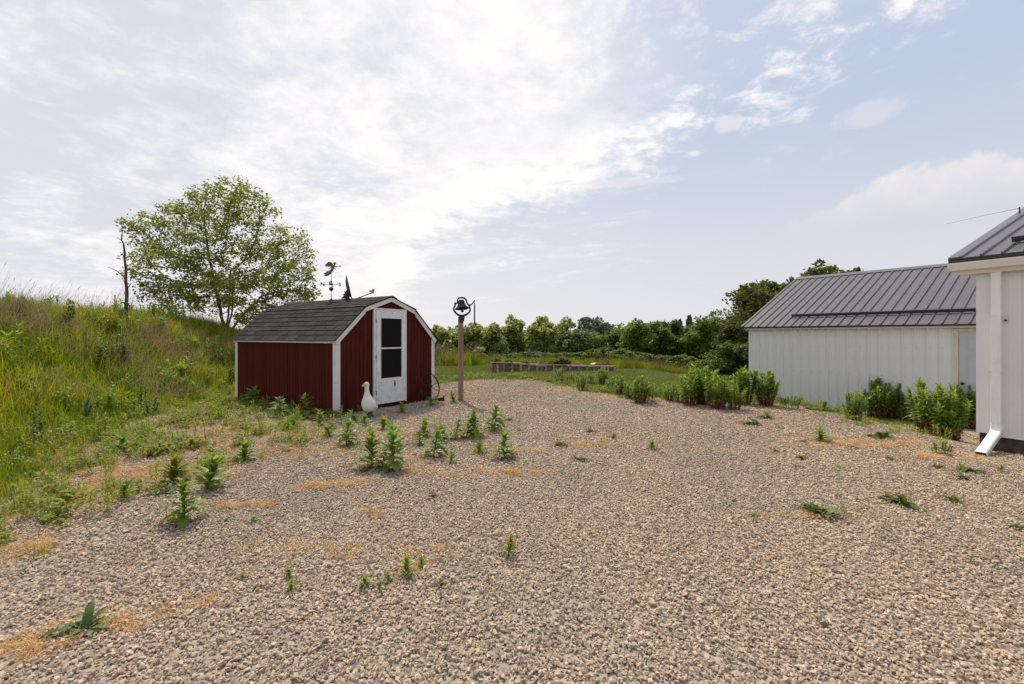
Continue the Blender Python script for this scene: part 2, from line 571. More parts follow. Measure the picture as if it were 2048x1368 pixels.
MAT['leaf_dark'] = leafy('dark_green_leaf', [(0.0547, 0.0921, 0.0223), (0.0946, 0.1382, 0.0319), (0.1304, 0.1771, 0.0415)], 0.34, 0.5, mesh_var=True)
MAT['leaf_brown'] = leafy('bronze_green_leaf', [(0.0427, 0.0806, 0.0160), (0.0649, 0.0823, 0.0177), (0.1104, 0.1232, 0.0253), (0.1557, 0.1561, 0.0316)], 0.34, 0.5, mesh_var=True)
MAT['leaf_yellow'] = leafy('yellow_green_leaf', [(0.1150, 0.1437, 0.0230), (0.1840, 0.1955, 0.0345), (0.2300, 0.2300, 0.0460)], 0.38, 0.5, mesh_var=True)
MAT['leaf_haze'] = leafy('haze_tinted_leaf', [(0.0965, 0.1381, 0.0813), (0.1404, 0.1787, 0.1137), (0.1755, 0.2113, 0.1463)], 0.25, 0.6, mesh_var=True)  # distance haze mixed into the leaf colour as a pale blue
MAT['weed'] = leafy('weed_leaf', [(0.1120, 0.1914, 0.0287), (0.1636, 0.2473, 0.0383), (0.2153, 0.2871, 0.0479)], 0.42, 0.45, spec=0.35)
MAT['weed_m'] = leafy('weed_foliage', [(0.1206, 0.2074, 0.0287), (0.1808, 0.2712, 0.0415), (0.2584, 0.3190, 0.0559)], 0.44, 0.45, mesh_var=True, spec=0.35)
MAT['weed_y'] = leafy('yellowish_weed_foliage', [(0.1560, 0.2080, 0.0260), (0.2210, 0.2470, 0.0390), (0.2730, 0.2730, 0.0585)], 0.42, 0.5, mesh_var=True)
MAT['weed_d'] = leafy('dark_weed_leaf', [(0.0420, 0.0900, 0.0192), (0.0600, 0.1140, 0.0264), (0.0780, 0.1380, 0.0336)], 0.22, 0.5, spec=0.35)
MAT['rosette'] = leafy('dull_rosette_leaf', [(0.0653, 0.1013, 0.0180), (0.1015, 0.1418, 0.0250), (0.1450, 0.1755, 0.0350)], 0.3, 0.5, mesh_var=True)
MAT['deadleaf'] = leafy('dead_leaf', [(0.1150, 0.0517, 0.0287), (0.1955, 0.0978, 0.0517), (0.2875, 0.1725, 0.0920)], 0.15, 0.8, mesh_var=True)
MAT['grass'] = leafy('meadow_blade', [(0.0472, 0.0978, 0.0120), (0.1062, 0.1725, 0.0160), (0.1770, 0.2300, 0.0220), (0.2714, 0.2702, 0.0400), (0.2950, 0.2185, 0.0700)], 0.45, 0.5, patch=0.6, pscale=0.5)
MAT['grassbrown'] = leafy('dead_meadow_blade', [(0.16, 0.105, 0.05), (0.32, 0.235, 0.12), (0.46, 0.36, 0.21)], 0.2, 0.8)
MAT['stalk'] = leafy('seed_stalk', [(0.26, 0.21, 0.09), (0.40, 0.33, 0.17)], 0.35, 0.8)
MAT['lawn'] = leafy('lawn_blade', [(0.09, 0.13, 0.024), (0.135, 0.17, 0.034), (0.20, 0.20, 0.06)], 0.35, 0.5, patch=0.4, pscale=0.4)
MAT['flower'] = leafy('white_clover_head', [(0.45, 0.36, 0.30), (0.62, 0.54, 0.46)], 0.2, 0.8)


def stone_mat():
    m = bpy.data.materials.new('crushed_limestone')
    m.use_nodes = True
    t = NT(m.node_tree)
    out = t.n('ShaderNodeOutputMaterial')
    b = t.n('ShaderNodeBsdfPrincipled')
    t.link(b.outputs[0], out.inputs[0])
    oi = t.n('ShaderNodeObjectInfo')
    cr = t.n('ShaderNodeValToRGB')
    e = cr.color_ramp.elements
    cols = [(0.0, (0.21, 0.172, 0.142)), (0.12, (0.36, 0.28, 0.212)), (0.4, (0.48, 0.365, 0.268)), (0.7, (0.56, 0.438, 0.325)), (0.92, (0.62, 0.51, 0.385)), (1.0, (0.47, 0.28, 0.15))]
    for i, (p, c) in enumerate(cols):
        q = e[i] if i < 2 else e.new(p)
        q.position = p
        q.color = (*c, 1)
    t.link(oi.outputs['Random'], cr.inputs[0])
    tc = t.n('ShaderNodeTexCoord')
    n = t.noise(tc.outputs['Object'], 2.2, 4, 0.6)
    big = t.noise(oi.outputs['Location'], 0.55, 4, 0.6)
    c = t.mix(t.mr(n, 0.3, 0.75, 0.0, 0.35), cr.outputs[0], (0.24, 0.2, 0.17))
    c = t.mix(t.mr(big, 0.42, 0.68, 0.0, 0.42), c, (0.29, 0.245, 0.215))
    t.link(c, b.inputs['Base Color'])
    b.inputs['Roughness'].default_value = 0.9
    b.inputs['Specular IOR Level'].default_value = 0.25
    return m


MAT['stone'] = stone_mat()


def ground_mat():
    m = bpy.data.materials.new('yard_ground')
    m.use_nodes = True
    t = NT(m.node_tree)
    out = t.n('ShaderNodeOutputMaterial')
    b = t.n('ShaderNodeBsdfPrincipled')
    t.link(b.outputs[0], out.inputs[0])
    at = t.n('ShaderNodeAttribute', attribute_name='gravel')
    tc = t.n('ShaderNodeTexCoord')
    P = tc.outputs['Object']
    vo = t.n('ShaderNodeTexVoronoi')
    vo.inputs['Scale'].default_value = 32
    t.link(P, vo.inputs['Vector'])
    sp = t.n('ShaderNodeSeparateColor')
    t.link(vo.outputs['Color'], sp.inputs[0])
    gcol = t.mix(sp.outputs[0], (0.17, 0.14, 0.12), (0.40, 0.33, 0.27))
    n1 = t.noise(P, 0.8, 6, 0.6)
    soil = t.mix(t.mr(n1, 0.35, 0.65), (0.055, 0.07, 0.018), (0.10, 0.105, 0.028))
    soil = t.mix(t.mr(t.noise(P, 5.0, 5, 0.6), 0.5, 0.7, 0, 0.5), soil, (0.12, 0.085, 0.04))
    f = t.mr(t.m('ADD', at.outputs['Fac'], t.m('MULTIPLY', t.m('SUBTRACT', t.noise(P, 3.0, 5, 0.65), 0.5), 0.7)), 0.35, 0.65)
    t.link(t.mix(f, soil, gcol), b.inputs['Base Color'])
    b.inputs['Roughness'].default_value = 1.0
    b.inputs['Specular IOR Level'].default_value = 0.1
    bp = t.n('ShaderNodeBump')
    bp.inputs['Strength'].default_value = 0.8
    bp.inputs['Distance'].default_value = 0.02
    t.link(vo.outputs['Distance'], bp.inputs['Height'])
    bp.invert = True
    t.link(bp.outputs[0], b.inputs['Normal'])
    return m


MAT['ground'] = ground_mat()


# ------------------------------------------------------------------ ground
def build_ground():
    xs = np.concatenate([np.linspace(-900, -60, 14), np.linspace(-50, -21, 14), np.linspace(-20, 10, 150), np.linspace(10.5, 40, 40), np.linspace(50, 900, 14)])
    ys = np.concatenate([np.linspace(-300, -20, 8), np.linspace(-14, 0, 12), np.linspace(0.3, 20, 130), np.linspace(20.5, 60, 60), np.linspace(66, 140, 16), np.linspace(170, 1200, 14)])
    X, Y = np.meshgrid(xs, ys)
    Z = G(X, Y)
    nx, ny = len(xs), len(ys)
    V = np.stack([X.ravel(), Y.ravel(), Z.ravel()], 1)
    i = np.arange(nx - 1)[None, :] + nx * np.arange(ny - 1)[:, None]
    i = i.ravel()
    F = np.stack([i, i + 1, i + nx + 1, i + nx], 1)
    me = bpy.data.meshes.new('ground')
    me.from_pydata(V.tolist(), [], F.tolist())
    me.materials.append(MAT['ground'])
    me.polygons.foreach_set('use_smooth', [True] * len(me.polygons))
    a = me.attributes.new('gravel', 'FLOAT', 'POINT')
    a.data.foreach_set('value', gravel_mask(X.ravel(), Y.ravel()).astype(np.float32))
    me.update()
    o = put('ground', me)
    tag(o, 'ground of the yard, gravel in front and grass beyond', None, None, 'structure')


build_ground()


# ------------------------------------------------------------------ red garden shed
SHED_O = Vector((-3.39, 9.0, 0))
SHED_RZ = math.atan2(.834, .552)
SW, SL = 2.72, 3.80
KU, KZ, EZ, PZ = 0.656, 2.125, 1.475, 2.375       # gambrel: knee position and height, eave height, peak height
shed = thing('garden_shed', 'small red gambrel garden shed with white trim and a dark shingle roof', 'shed', SHED_O, SHED_RZ)


def shed_world(u, v, z):
    f = Vector((.552, .834, 0))
    s = Vector((-.834, .552, 0))
    return SHED_O + f * u + s * v + Vector((0, 0, z))


def under_roof(u):
    """underside height of the roof at u across the front"""
    u = min(u, SW - u)
    if u < KU:
        return EZ + (KZ - EZ) * u / KU - 0.02
    return KZ + (PZ - KZ) * (u - KU) / (SW / 2 - KU) - 0.02


def build_shed():
    BW = 0.1016
    zb = -0.04
    # front boards
    n = 26
    x0 = 0.04
    bw = (SW - 0.08) / n
    DX0, DX1, DZ0, DZ1 = 0.915, 1.785, 0.10, 2.115
    for i in range(n):
        a, b = x0 + i * bw + 0.004, x0 + (i + 1) * bw - 0.004
        pieces = []
        if b < DX0 + 0.02 or a > DX1 - 0.02:
            pieces.append((zb, None))
        else:
            pieces.append((zb, DZ0))
            pieces.append((DZ1, None))
        for lo, hi in pieces:
            mids = [a]
            for kx in (KU, SW / 2, SW - KU):
                if a < kx < b:
                    mids.append(kx)
            mids.append(b)
            top = [(x, under_roof(x) if hi is None else hi) for x in mids]
            if min(z for _, z in top) - lo < 0.02:
                continue
            j = random.uniform(-0.0015, 0.0015)
            poly = [(a, 0.0 + j, lo), (b, 0.0 + j, lo)] + [(x, 0.0 + j, z) for x, z in reversed(top)]
            MB().prism(poly, (0, 0.016, 0)).build('board', MAT['red'], shed)
    MB().box(0.03, SW - 0.03, 0.022, 0.04, zb, EZ).prism([(0.05, 0.022, EZ), (SW - 0.05, 0.022, EZ), (SW - KU, 0.022, KZ - .04), (SW / 2, 0.022, PZ - .04), (KU, 0.022, KZ - .04)], (0, 0.018, 0)).build('wall_backing', MAT['dark'], shed)
    # left side boards: one mesh shared
    n = 37
    bw = (SL - 0.08) / n
    me = MB().box(0, 0.016, 0.004, bw - 0.004, zb, EZ - 0.03).mesh('side_board', MAT['red'])
    for i in range(n):
        put('board', me, shed, Matrix.Translation((random.uniform(-0.0015, 0.0015), 0.04 + i * bw, 0)))
    MB().box(0.022, 0.04, 0.03, SL - 0.03, zb, EZ - 0.03).build('wall_backing', MAT['dark'], shed)
    # far walls
    MB().box(SW - 0.02, SW, 0.04, SL - 0.04, zb, EZ - 0.03).build('wall_panel', MAT['red'], shed)
    MB().prism([(0.04, SL - 0.02, zb), (SW - 0.04, SL - 0.02, zb), (SW - 0.04, SL - 0.02, EZ), (SW - KU, SL - 0.02, KZ - .03), (SW / 2, SL - 0.02, PZ - .03), (KU, SL - 0.02, KZ - .03), (0.04, SL - 0.02, EZ)], (0, 0.02, 0)).build('wall_panel', MAT['red'], shed)
    # corner trim
    for (cx, cy, sx, sy) in ((0, 0, 1, 1), (SW, 0, -1, 1), (0, SL, 1, -1), (SW, SL, -1, -1)):
        top = EZ - 0.03
        MB().box(min(cx - .012 * sx, cx + .085 * sx), max(cx - .012 * sx, cx + .085 * sx), min(cy - .014 * sy, cy + .004 * sy), max(cy - .014 * sy, cy + .004 * sy), zb - .03, top).build('corner_trim', MAT['white'], shed)
        MB().box(min(cx - .014 * sx, cx + .004 * sx), max(cx - .014 * sx, cx + .004 * sx), min(cy + .006 * sy, cy + .085 * sy), max(cy + .006 * sy, cy + .085 * sy), zb - .03, top).build('corner_trim', MAT['white'], shed)
    # side fascia under the eave
    MB().box(-0.045, -0.018, -0.04, SL + 0.04, EZ - 0.075, EZ + 0.0).build('fascia', MAT['white'], shed)
    MB().box(SW + 0.018, SW + 0.045, -0.04, SL + 0.04, EZ - 0.075, EZ).build('fascia', MAT['white'], shed)
    # rake boards on the front and back
    E = (-0.055, EZ - 0.035)
    K, P = (KU - 0.0, KZ + 0.01), (SW / 2, PZ + 0.01)

    def rake(a, b, y0, y1, w=0.095):
        d = Vector((b[0] - a[0], 0, b[1] - a[1]))
        return [(a[0], y0, a[1]), (b[0], y0, b[1]), (b[0], y0, b[1] - w / max(0.5, abs(d.x) / d.length)), (a[0], y0, a[1] - w / max(0.5, abs(d.x) / d.length))]
    for y0 in (-0.05, SL + 0.025):
        for mir in (False, True):
            for a, b in ((E, K), (K, P)):
                q = rake(a, b, y0, None)
                if a is E:
                    q[3] = (a[0] + 0.05, y0, a[1] - 0.075)
                    q[0] = (a[0], y0, a[1])
                if mir:
                    q = [(SW - x, y, z) for x, y, z in q]
                MB().prism(q, (0, 0.025, 0)).build('rake_board', MAT['white'], shed, bevel=0.003)
    # roof decks and shingles
    y0, y1 = -0.075, SL + 0.06

    def slope(a, b, name, courses, visible):
        d = Vector((b[0] - a[0], 0, b[1] - a[1]))
        L = d.length
        e = d.normalized()
        nrm = Vector((-e.z, 0, e.x))
        if nrm.z < 0:
            nrm = -nrm
        A = Vector((a[0], 0, a[1]))
        q = [A, A + d, A + d - nrm * 0.016, A - nrm * 0.016]
        MB().prism([(p.x, y0 + .01, p.z) for p in q], (0, y1 - y0 - .02, 0)).build('roof_deck', MAT['shingle'], shed)
        M = Matrix.Identity(4)
        ex = Vector((0, 1, 0))
        for r in range(3):
            M[r][0], M[r][1], M[r][2], M[r][3] = ex[r], e[r], nrm[r], A[r]
        exp = L / courses
        if not visible:
            m = MB()
            for c in range(courses):
                m.box(y0, y1, c * exp - .02, (c + 1) * exp, 0.002 + .004 * 0, 0.010, M @ Matrix.Rotation(-0.03, 4, 'X'))
            m.build('shingle_slope', MAT['shingle'], shed)
            return
        tab = 1 / 3.0
        for c in range(courses):
            off = (c % 2) * tab / 2 + random.uniform(-.02, .02)
            x = y0 - off
            while x < y1:
                xa, xb = max(x + .006, y0), min(x + tab - .006, y1)
                if xb - xa > 0.03:
                    lift = random.uniform(0, .003)
                    j = random.uniform(-.004, .004)
                    t0 = 0.014 + lift
                    s0, s1 = c * exp + j - (0.02 if c == 0 else 0), (c + 1) * exp + .03
                    if c == courses - 1:
                        s1 = L + .004
                    vs = [(xa, s0, .002), (xb, s0, .002), (xb, s1, .001), (xa, s1, .001), (xa, s0, t0), (xb, s0, t0 + random.uniform(-.002, .002)), (xb, s1, .004), (xa, s1, .004)]
                    MB().add([M @ Vector(p) for p in vs], [(0, 3, 2, 1), (4, 5, 6, 7), (0, 1, 5, 4), (1, 2, 6, 5), (2, 3, 7, 6), (3, 0, 4, 7)]).build('shingle', MAT['shingle'], shed)
                x += tab
    e0 = (-0.075, EZ - 0.02 + 0.0)
    k0 = (KU, KZ + 0.02)
    p0 = (SW / 2, PZ + 0.02)
    slope(e0, k0, 'low', 7, True)
    slope(k0, p0, 'high', 5, True)
    mir = lambda p: (SW - p[0], p[1])
    slope(mir(e0), mir(k0), 'low', 7, False)
    slope(mir(k0), mir(p0), 'high', 5, False)
    # ridge caps
    for i in range(12):
        ya = y0 + i * (y1 - y0) / 12
        yb = ya + (y1 - y0) / 12 + .02
        x, z = p0[0], p0[1]
        q = [(x - .13, ya, z - .030), (x, ya, z + .018), (x + .13, ya, z - .030), (x + .13, ya, z - .040), (x, ya, z + .008), (x - .13, ya, z - .040)]
        MB().prism(q, (0, yb - ya, -.003)).build('ridge_shingle', MAT['shingle'], shed)
    # casing and door
    for a, b, c, d in ((DX0 - .035, DX0 + .02, DZ0 - .02, DZ1 + .012), (DX1 - .02, DX1 + .02, DZ0 - .02, DZ1 + .012)):
        MB().box(a, b, -.035, .0, c, d).build('door_casing', MAT['white'], shed)
    MB().box(DX0 + .02, DX1 - .02, -.035, 0, DZ1 - .02, DZ1 + .012).build('door_casing', MAT['white'], shed)
    dr = MB()
    a, b, c, d = DX0 + .026, DX1 - .024, DZ0, DZ1 - .026
    st = .105
    gz0, gz1 = .64, DZ1 - .20
    gx0, gx1 = a + .115, b - .12
    y = (-.052, -.018)
    dr.box(a, gx0, *y, c, d).box(gx1, b, *y, c, d).box(gx0, gx1, *y, c, gz0).box(gx0, gx1, *y, gz1, d)
    door = dr.build('door', MAT['door'], shed, bevel=.004)
    MB().box(gx0, gx1, -.036, -.030, gz0, gz1).build('glass', MAT['dark'], door)
    zm = gz0 + (gz1 - gz0) * .50
    MB().box(gx0, gx1, -.050, -.037, zm - .014, zm + .014).build('mullion', MAT['door'], door)
    for q in ((gx0 - .012, gx0, gz0 - .012, gz1 + .012), (gx1, gx1 + .012, gz0 - .012, gz1 + .012)):
        MB().box(q[0], q[1], -.058, -.0525, q[2], q[3]).build('glazing_bead', MAT['door'], door)
    MB().box(gx0, gx1, -.058, -.0525, gz0 - .014, gz0).box(gx0, gx1, -.058, -.0525, gz1, gz1 + .012).build('glazing_bead', MAT['door'], door)
    MB().box(a + .05, b - .05, -.060, -.0525, gz0 - .065, gz0 - .045).build('rail_strip', MAT['door'], door)
    MB().box(a + .01, b - .01, -.060, -.0525, c + .01, c + .035).build('kick_strip', MAT['door'], door)
    xl = (a + b) / 2 + .085
    MB().box(xl - .018, xl + .018, -.0565, -.0525, gz0 - .20, gz0 - .07).build('latch_plate', MAT['hardware'], door)
    MB().tube([(xl, -.06, gz0 - .09), (xl, -.078, gz0 - .12), (xl + .004, -.075, gz0 - .175), (xl - .01, -.06, gz0 - .19)], .007, 6).build('latch', MAT['hardware'], door)
    MB().tube([((a + b) / 2 - .02, -.054, d - .06), ((a + b) / 2 + .035, -.054, d - .055)], .006, 6).build('hook', MAT['hardware'], door)
    for hz in (.35, 1.1, 1.85):
        MB().box(a - .016, a + .002, -.058, -.0525, hz - .04, hz + .04).build('hinge', MAT['hardware'], door)


build_shed()


# ------------------------------------------------------------------ weathervane and dish on the shed roof
def letter(ch, name, parent, M, size, mat):
    cu = bpy.data.curves.new(name, 'FONT')
    cu.body = ch
    cu.size = size
    cu.extrude = 0.004
    cu.offset = 0.004
    cu.align_x = 'CENTER'
    cu.align_y = 'CENTER'
    cu.materials.append(mat)
    tmp = bpy.data.objects.new(name + '_curve', cu)
    COL.objects.link(tmp)
    me = bpy.data.meshes.new_from_object(tmp.evaluated_get(bpy.context.evaluated_depsgraph_get()))
    bpy.data.objects.remove(tmp)
    o = bpy.data.objects.new(name, me)
    COL.objects.link(o)
    o.parent = parent
    o.matrix_local = M
    return o


def build_vane():
    base = shed_world(SW / 2, 2.07, PZ + 0.03)
    S = base.y / FPX                      # metres per photograph pixel at this distance
    rz = R(10)
    w = thing('weathervane', 'copper weathervane of a flying trumpeter over N and S letters on the shed ridge', 'weathervane', base, rz)

    def z(py):
        return EYE + (HY - py) * S - base.z
    MB().tube([(0, 0, -.02), (0, 0, z(578))], .0085, 8).build('pole', MAT['lightmetal'], w)
    MB().lathe([(.07, -.03), (.06, .0), (.02, .02), (.012, .05)], 12).build('mount', MAT['shingle'], w)
    MB().ball((0, 0, z(578)), 4.4 * S, 16).build('globe', MAT['iron'], w, True)
    MB().ball((0, 0, z(563.5)), 2.1 * S, 12).build('globe', MAT['iron'], w, True)
    MB().tube([(0, 0, z(575)), (0, 0, z(545))], .006, 6).build('spindle', MAT['hardware'], w)
    MB().ball((0, 0, z(568.5)), 2.6 * S, 10, (1.3, 1.3, .8)).build('hub', MAT['iron'], w)
    zc = z(569)
    MB().tube([(-14 * S, 0, zc), (14 * S, 0, zc)], .006, 6).build('arm', MAT['iron'], w)
    MB().tube([(0, -14 * S, zc), (0, 14 * S, zc)], .006, 6).build('arm', MAT['iron'], w)
    up = Matrix.Rotation(R(90), 4, 'X')
    ls = .125
    letter('N', 'letter', w, Matrix.Translation((-16.5 * S, 0, zc)) @ up, ls, MAT['iron'])
    letter('S', 'letter', w, Matrix.Translation((16.5 * S, 0, zc)) @ up, ls, MAT['iron'])
    side = Matrix.Rotation(R(90), 4, 'Z') @ up
    letter('E', 'letter', w, Matrix.Translation((0, 15.5 * S, zc)) @ side, ls, MAT['iron'])
    letter('W', 'letter', w, Matrix.Translation((0, -15.5 * S, zc)) @ side, ls, MAT['iron'])
    # the flying figure: a pressed-metal body with robe, wings, arms and trumpet

    def pt(px, py, y=0):
        return ((px - 662) * S, y, z(py))

    def sheet(pix, th, y, name, mat, parent):
        poly = [pt(a, b, y - th / 2) for a, b in pix]
        return MB().prism(poly, (0, th, 0)).build(name, mat, parent, bevel=.002)
    fig = MB().tube([pt(668.3, 529), pt(667.0, 532), pt(665.4, 536), pt(662.8, 541), pt(658.5, 546.5), pt(654, 549.5), pt(650, 551)], [.011, .022, .030, .034, .036, .034, .022], 10).build('robe', MAT['verdigris'], w, True)
    sheet([(662, 543), (657, 541), (652.5, 543), (647, 547.5), (650, 548.5), (646.8, 551.2), (651, 551), (652, 552.6), (657, 550.5)], .014, .03, 'robe_hem', MAT['copper'], w)
    MB().ball(pt(668.6, 527.6), .024, 12, (1, .9, 1.15)).build('head', MAT['copper'], w, True)
    MB().tube([pt(666, 527.5), pt(668, 525.4), pt(670.6, 525.6), pt(671, 527.5)], [.016, .018, .014, .006], 8).build('hair', MAT['copper'], w, True)
    for yy, k in ((-.035, 0), (.04, 1.4)):
        sheet([(666.5, 533), (664.5, 527), (662, 524.2 + k * .3), (657.5, 524.0 + k), (654.5, 526.5 + k), (649.6, 532 + k * .5), (654, 531.4 + k), (655.5, 533.2), (660, 532.6), (662, 534.0)], .008, yy, 'wing', MAT['copper'], w)
    MB().tube([pt(668, 532.5, -.02), pt(671.5, 533.3, -.02), pt(673, 532.6, -.005)], [.011, .009, .007], 8).build('arm', MAT['copper'], w, True)
    MB().tube([pt(667, 535, .02), pt(669.3, 539.2, .02), pt(672, 533.4, .005)], [.010, .008, .006], 8).build('arm', MAT['verdigris'], w, True)
    MB().tube([pt(669.8, 533.6), pt(676.5, 531.9), pt(678.2, 531.6), pt(679.6, 531.3)], [.005, .006, .014, .034], 12).build('trumpet', MAT['hardware'], w, True)
    MB().tube([pt(656, 538.2), pt(660, 536), pt(664, 534.5)], [.004, .009, .011], 8).build('sash', MAT['verdigris'], w, True)


build_vane()


def build_dish():
    base = shed_world(SW / 2 + .04, 1.48, PZ + 0.02)
    S = base.y / FPX
    d = thing('satellite_dish', 'dark satellite dish seen edge on with its receiver arm on the shed ridge', 'satellite dish', base, 0)

    def pt(px, py, y=0):
        return Vector(((px - 696) * S, y, EYE + (HY - py) * S - base.z))
    lo, hi = pt(701, 598), pt(689.8, 551)
    ax = (hi - lo)
    cen = (lo + hi) / 2
    Rr = ax.length / 2
    sight = Vector((base.x, base.y, .9)).normalized()      # the dish happens to face square across the line of sight
    nrm = sight.cross(ax).normalized()
    if nrm.x < 0:
        nrm = -nrm
    M = Matrix.Identity(4)
    e1 = sight - nrm * sight.dot(nrm)
    e1.normalize()
    e2 = nrm.cross(e1).normalized()
    for r in range(3):
        M[r][0], M[r][1], M[r][2], M[r][3] = e1[r], e2[r], nrm[r], (cen - nrm * .012)[r]
    prof = []
    for i in range(9):
        q = i / 8
        prof.append((max(.001, q * Rr), .055 * q * q - .02))
    prof += [(Rr, .045), (Rr * .96, .030)] + [(max(.001, q / 8 * Rr * .95), .055 * (q / 8) ** 2 - .028) for q in range(7, -1, -1)]
    MB().lathe(prof, 36, M).build('reflector', MAT['greydish'], d, True)
    MB().tube([pt(694.5, 601), pt(693, 592), pt(695.5, 584), pt(698, 580)], [.03, .032, .022, .012], 8).build('mast', MAT['greydish'], d)
    MB().box(-.10, .10, -.07, .07, -.03, -.005).build('foot', MAT['greydish'], d)
    MB().prism([pt(686, 597, -.05), pt(697.5, 597.5, -.05), pt(698, 587, -.05), pt(694.5, 580, -.05), pt(690, 586, -.05)], (0, .1, 0)).build('bracket', MAT['iron'], d, bevel=.004)
    MB().tube([pt(682.5, 596.5), pt(688, 594.5), pt(692, 592)], [.016, .022, .02], 8).build('clamp', MAT['iron'], d)
    for q in ((688, 589), (690.5, 584)):
        MB().ball(pt(*q, -.05), .014, 8).build('bolt', MAT['hardware'], d)
    MB().tube([pt(701, 601), pt(714, 596.5), pt(744, 585.6)], [.013, .012, .011], 8).build('feed_arm', MAT['greydish'], d)
    MB().box(-.024, .024, -.03, .03, -.055, .06, Matrix.Translation(pt(745.3, 582.5)) @ Matrix.Rotation(R(14), 4, 'Y')).build('receiver', MAT['lightmetal'], d, bevel=.008)
    MB().lathe([(.012, 0), (.014, .02), (.032, .045), (.03, .047)], 12, Matrix.Translation(pt(743, 581.8)) @ Matrix.Rotation(R(-97), 4, 'Y')).build('feed_horn', MAT['greydish'], d)


build_dish()


# ------------------------------------------------------------------ bell on a post
def build_bell():
    b = gp(921.5, 803)
    S = b.y / FPX
    t = thing('farm_bell', 'black cast iron dinner bell in a yoke bolted on a tall wooden post', 'bell', b, R(4))

    def pt(px, py, y=0):
        return Vector(((px - 921.5) * S, y, EYE + (HY - py) * S - b.z))
    hw = 5.1 * S
    zt = pt(0, 634).z
    MB().box(-hw, hw, -hw, hw, -.3, zt).build('post', MAT['post'], t, bevel=.006)

    def pz(x, y):
        return pt(890 + x / 13.68, 580 + y / 13.68, -hw - .015)
    cr = [pz(290, 372), pz(292, 400), pz(268, 455), pz(242, 520), pz(262, 590), pz(320, 655), pz(400, 700), pz(466, 712), pz(540, 700), pz(620, 655), pz(675, 600), pz(690, 545), pz(672, 470), pz(655, 420)]
    MB().tube(cr, [.022, .020, .020, .022, .022, .024, .028, .030, .028, .024, .022, .022, .020, .022], 10).build('cradle', MAT['iron'], t, True)
    pl = [pz(385, 700), pz(545, 700), pz(528, 850), pz(495, 895), pz(430, 895), pz(400, 850)]
    MB().prism([p + Vector((0, -.004, 0)) for p in pl], (0, .018, 0)).build('mounting_plate', MAT['iron'], t, bevel=.003)
    for q in ((450, 750), (495, 750), (468, 848)):
        MB().ball(pz(*q) + Vector((0, -.006, 0)), .011, 8, (1, .5, 1)).build('bolt', MAT['lightmetal'], t)
    yk = [pz(285, 372), pz(335, 372), pz(352, 350), pz(350, 260), pz(385, 222), pz(460, 214), pz(530, 228), pz(580, 275), pz(600, 345), pz(630, 405), pz(665, 418), pz(712, 420)]
    MB().tube(yk, [.020, .020, .019, .019, .021, .023, .022, .021, .020, .018, .018, .017], 10).build('yoke', MAT['iron'], t, True)
    MB().ball(pz(285, 372), .03, 10).build('pivot', MAT['iron'], t, True)
    MB().ball(pz(665, 418), .03, 10).build('pivot', MAT['iron'], t, True)
    MB().tube([pz(460, 225), pz(460, 196)], .014, 8).build('nut', MAT['iron'], t)
    MB().tube([pz(705, 420), pz(760, 360), pz(800, 300), pz(822, 282)], [.014, .012, .011, .015], 8).build('lever_arm', MAT['iron'], t, True)
    ring = [pz(812 + 14 * math.cos(a), 340 + 22 * math.sin(a)) for a in np.linspace(0, 2 * math.pi, 11)]
    MB().tube(ring, .0045, 6).build('ring', MAT['hardware'], t, True)
    MB().tube([pz(812, 362), pz(810, 392)], .005, 6).build('link', MAT['hardware'], t)
    MB().tube([pz(810, 388), pz(806, 928)], .0155, 8).build('pull_rod', MAT['iron'], t, True)
    # bell, tilted a little with its mouth towards the viewer
    c = pz(470, 520)
    M = Matrix.Translation(c) @ Matrix.Rotation(R(-6), 4, 'Y') @ Matrix.Rotation(R(-9), 4, 'X')
    k = 190 / 13.68 * S
    H = 250 / 13.68 * S
    prof = [(k, 0), (k * .985, H * .06), (k * .84, H * .16), (k * .66, H * .32), (k * .54, H * .5), (k * .47, H * .7), (k * .43, H * .86), (k * .35, H * .97), (.001, H * 1.0)]
    inner = [(.001, H * .93), (k * .33, H * .9), (k * .42, H * .68), (k * .5, H * .48), (k * .62, H * .3), (k * .8, H * .13), (k * .93, H * .02), (k, 0)]
    MB().lathe(prof, 28, M).build('bell', MAT['iron'], t, True)
    MB().lathe(inner, 28, M).build('bell_inside', MAT['iron'], t, True)
    MB().tube([M @ Vector((0, 0, H * .8)), M @ Vector((0, 0, H * .0)), M @ Vector((0, .01, -H * .2))], [.008, .008, .010], 8).build('clapper_rod', MAT['iron'], t)
    MB().ball(M @ Vector((0, .01, -H * .26)), .032, 10, (1, 1, 1.1)).build('clapper', MAT['iron'], t, True)


build_bell()


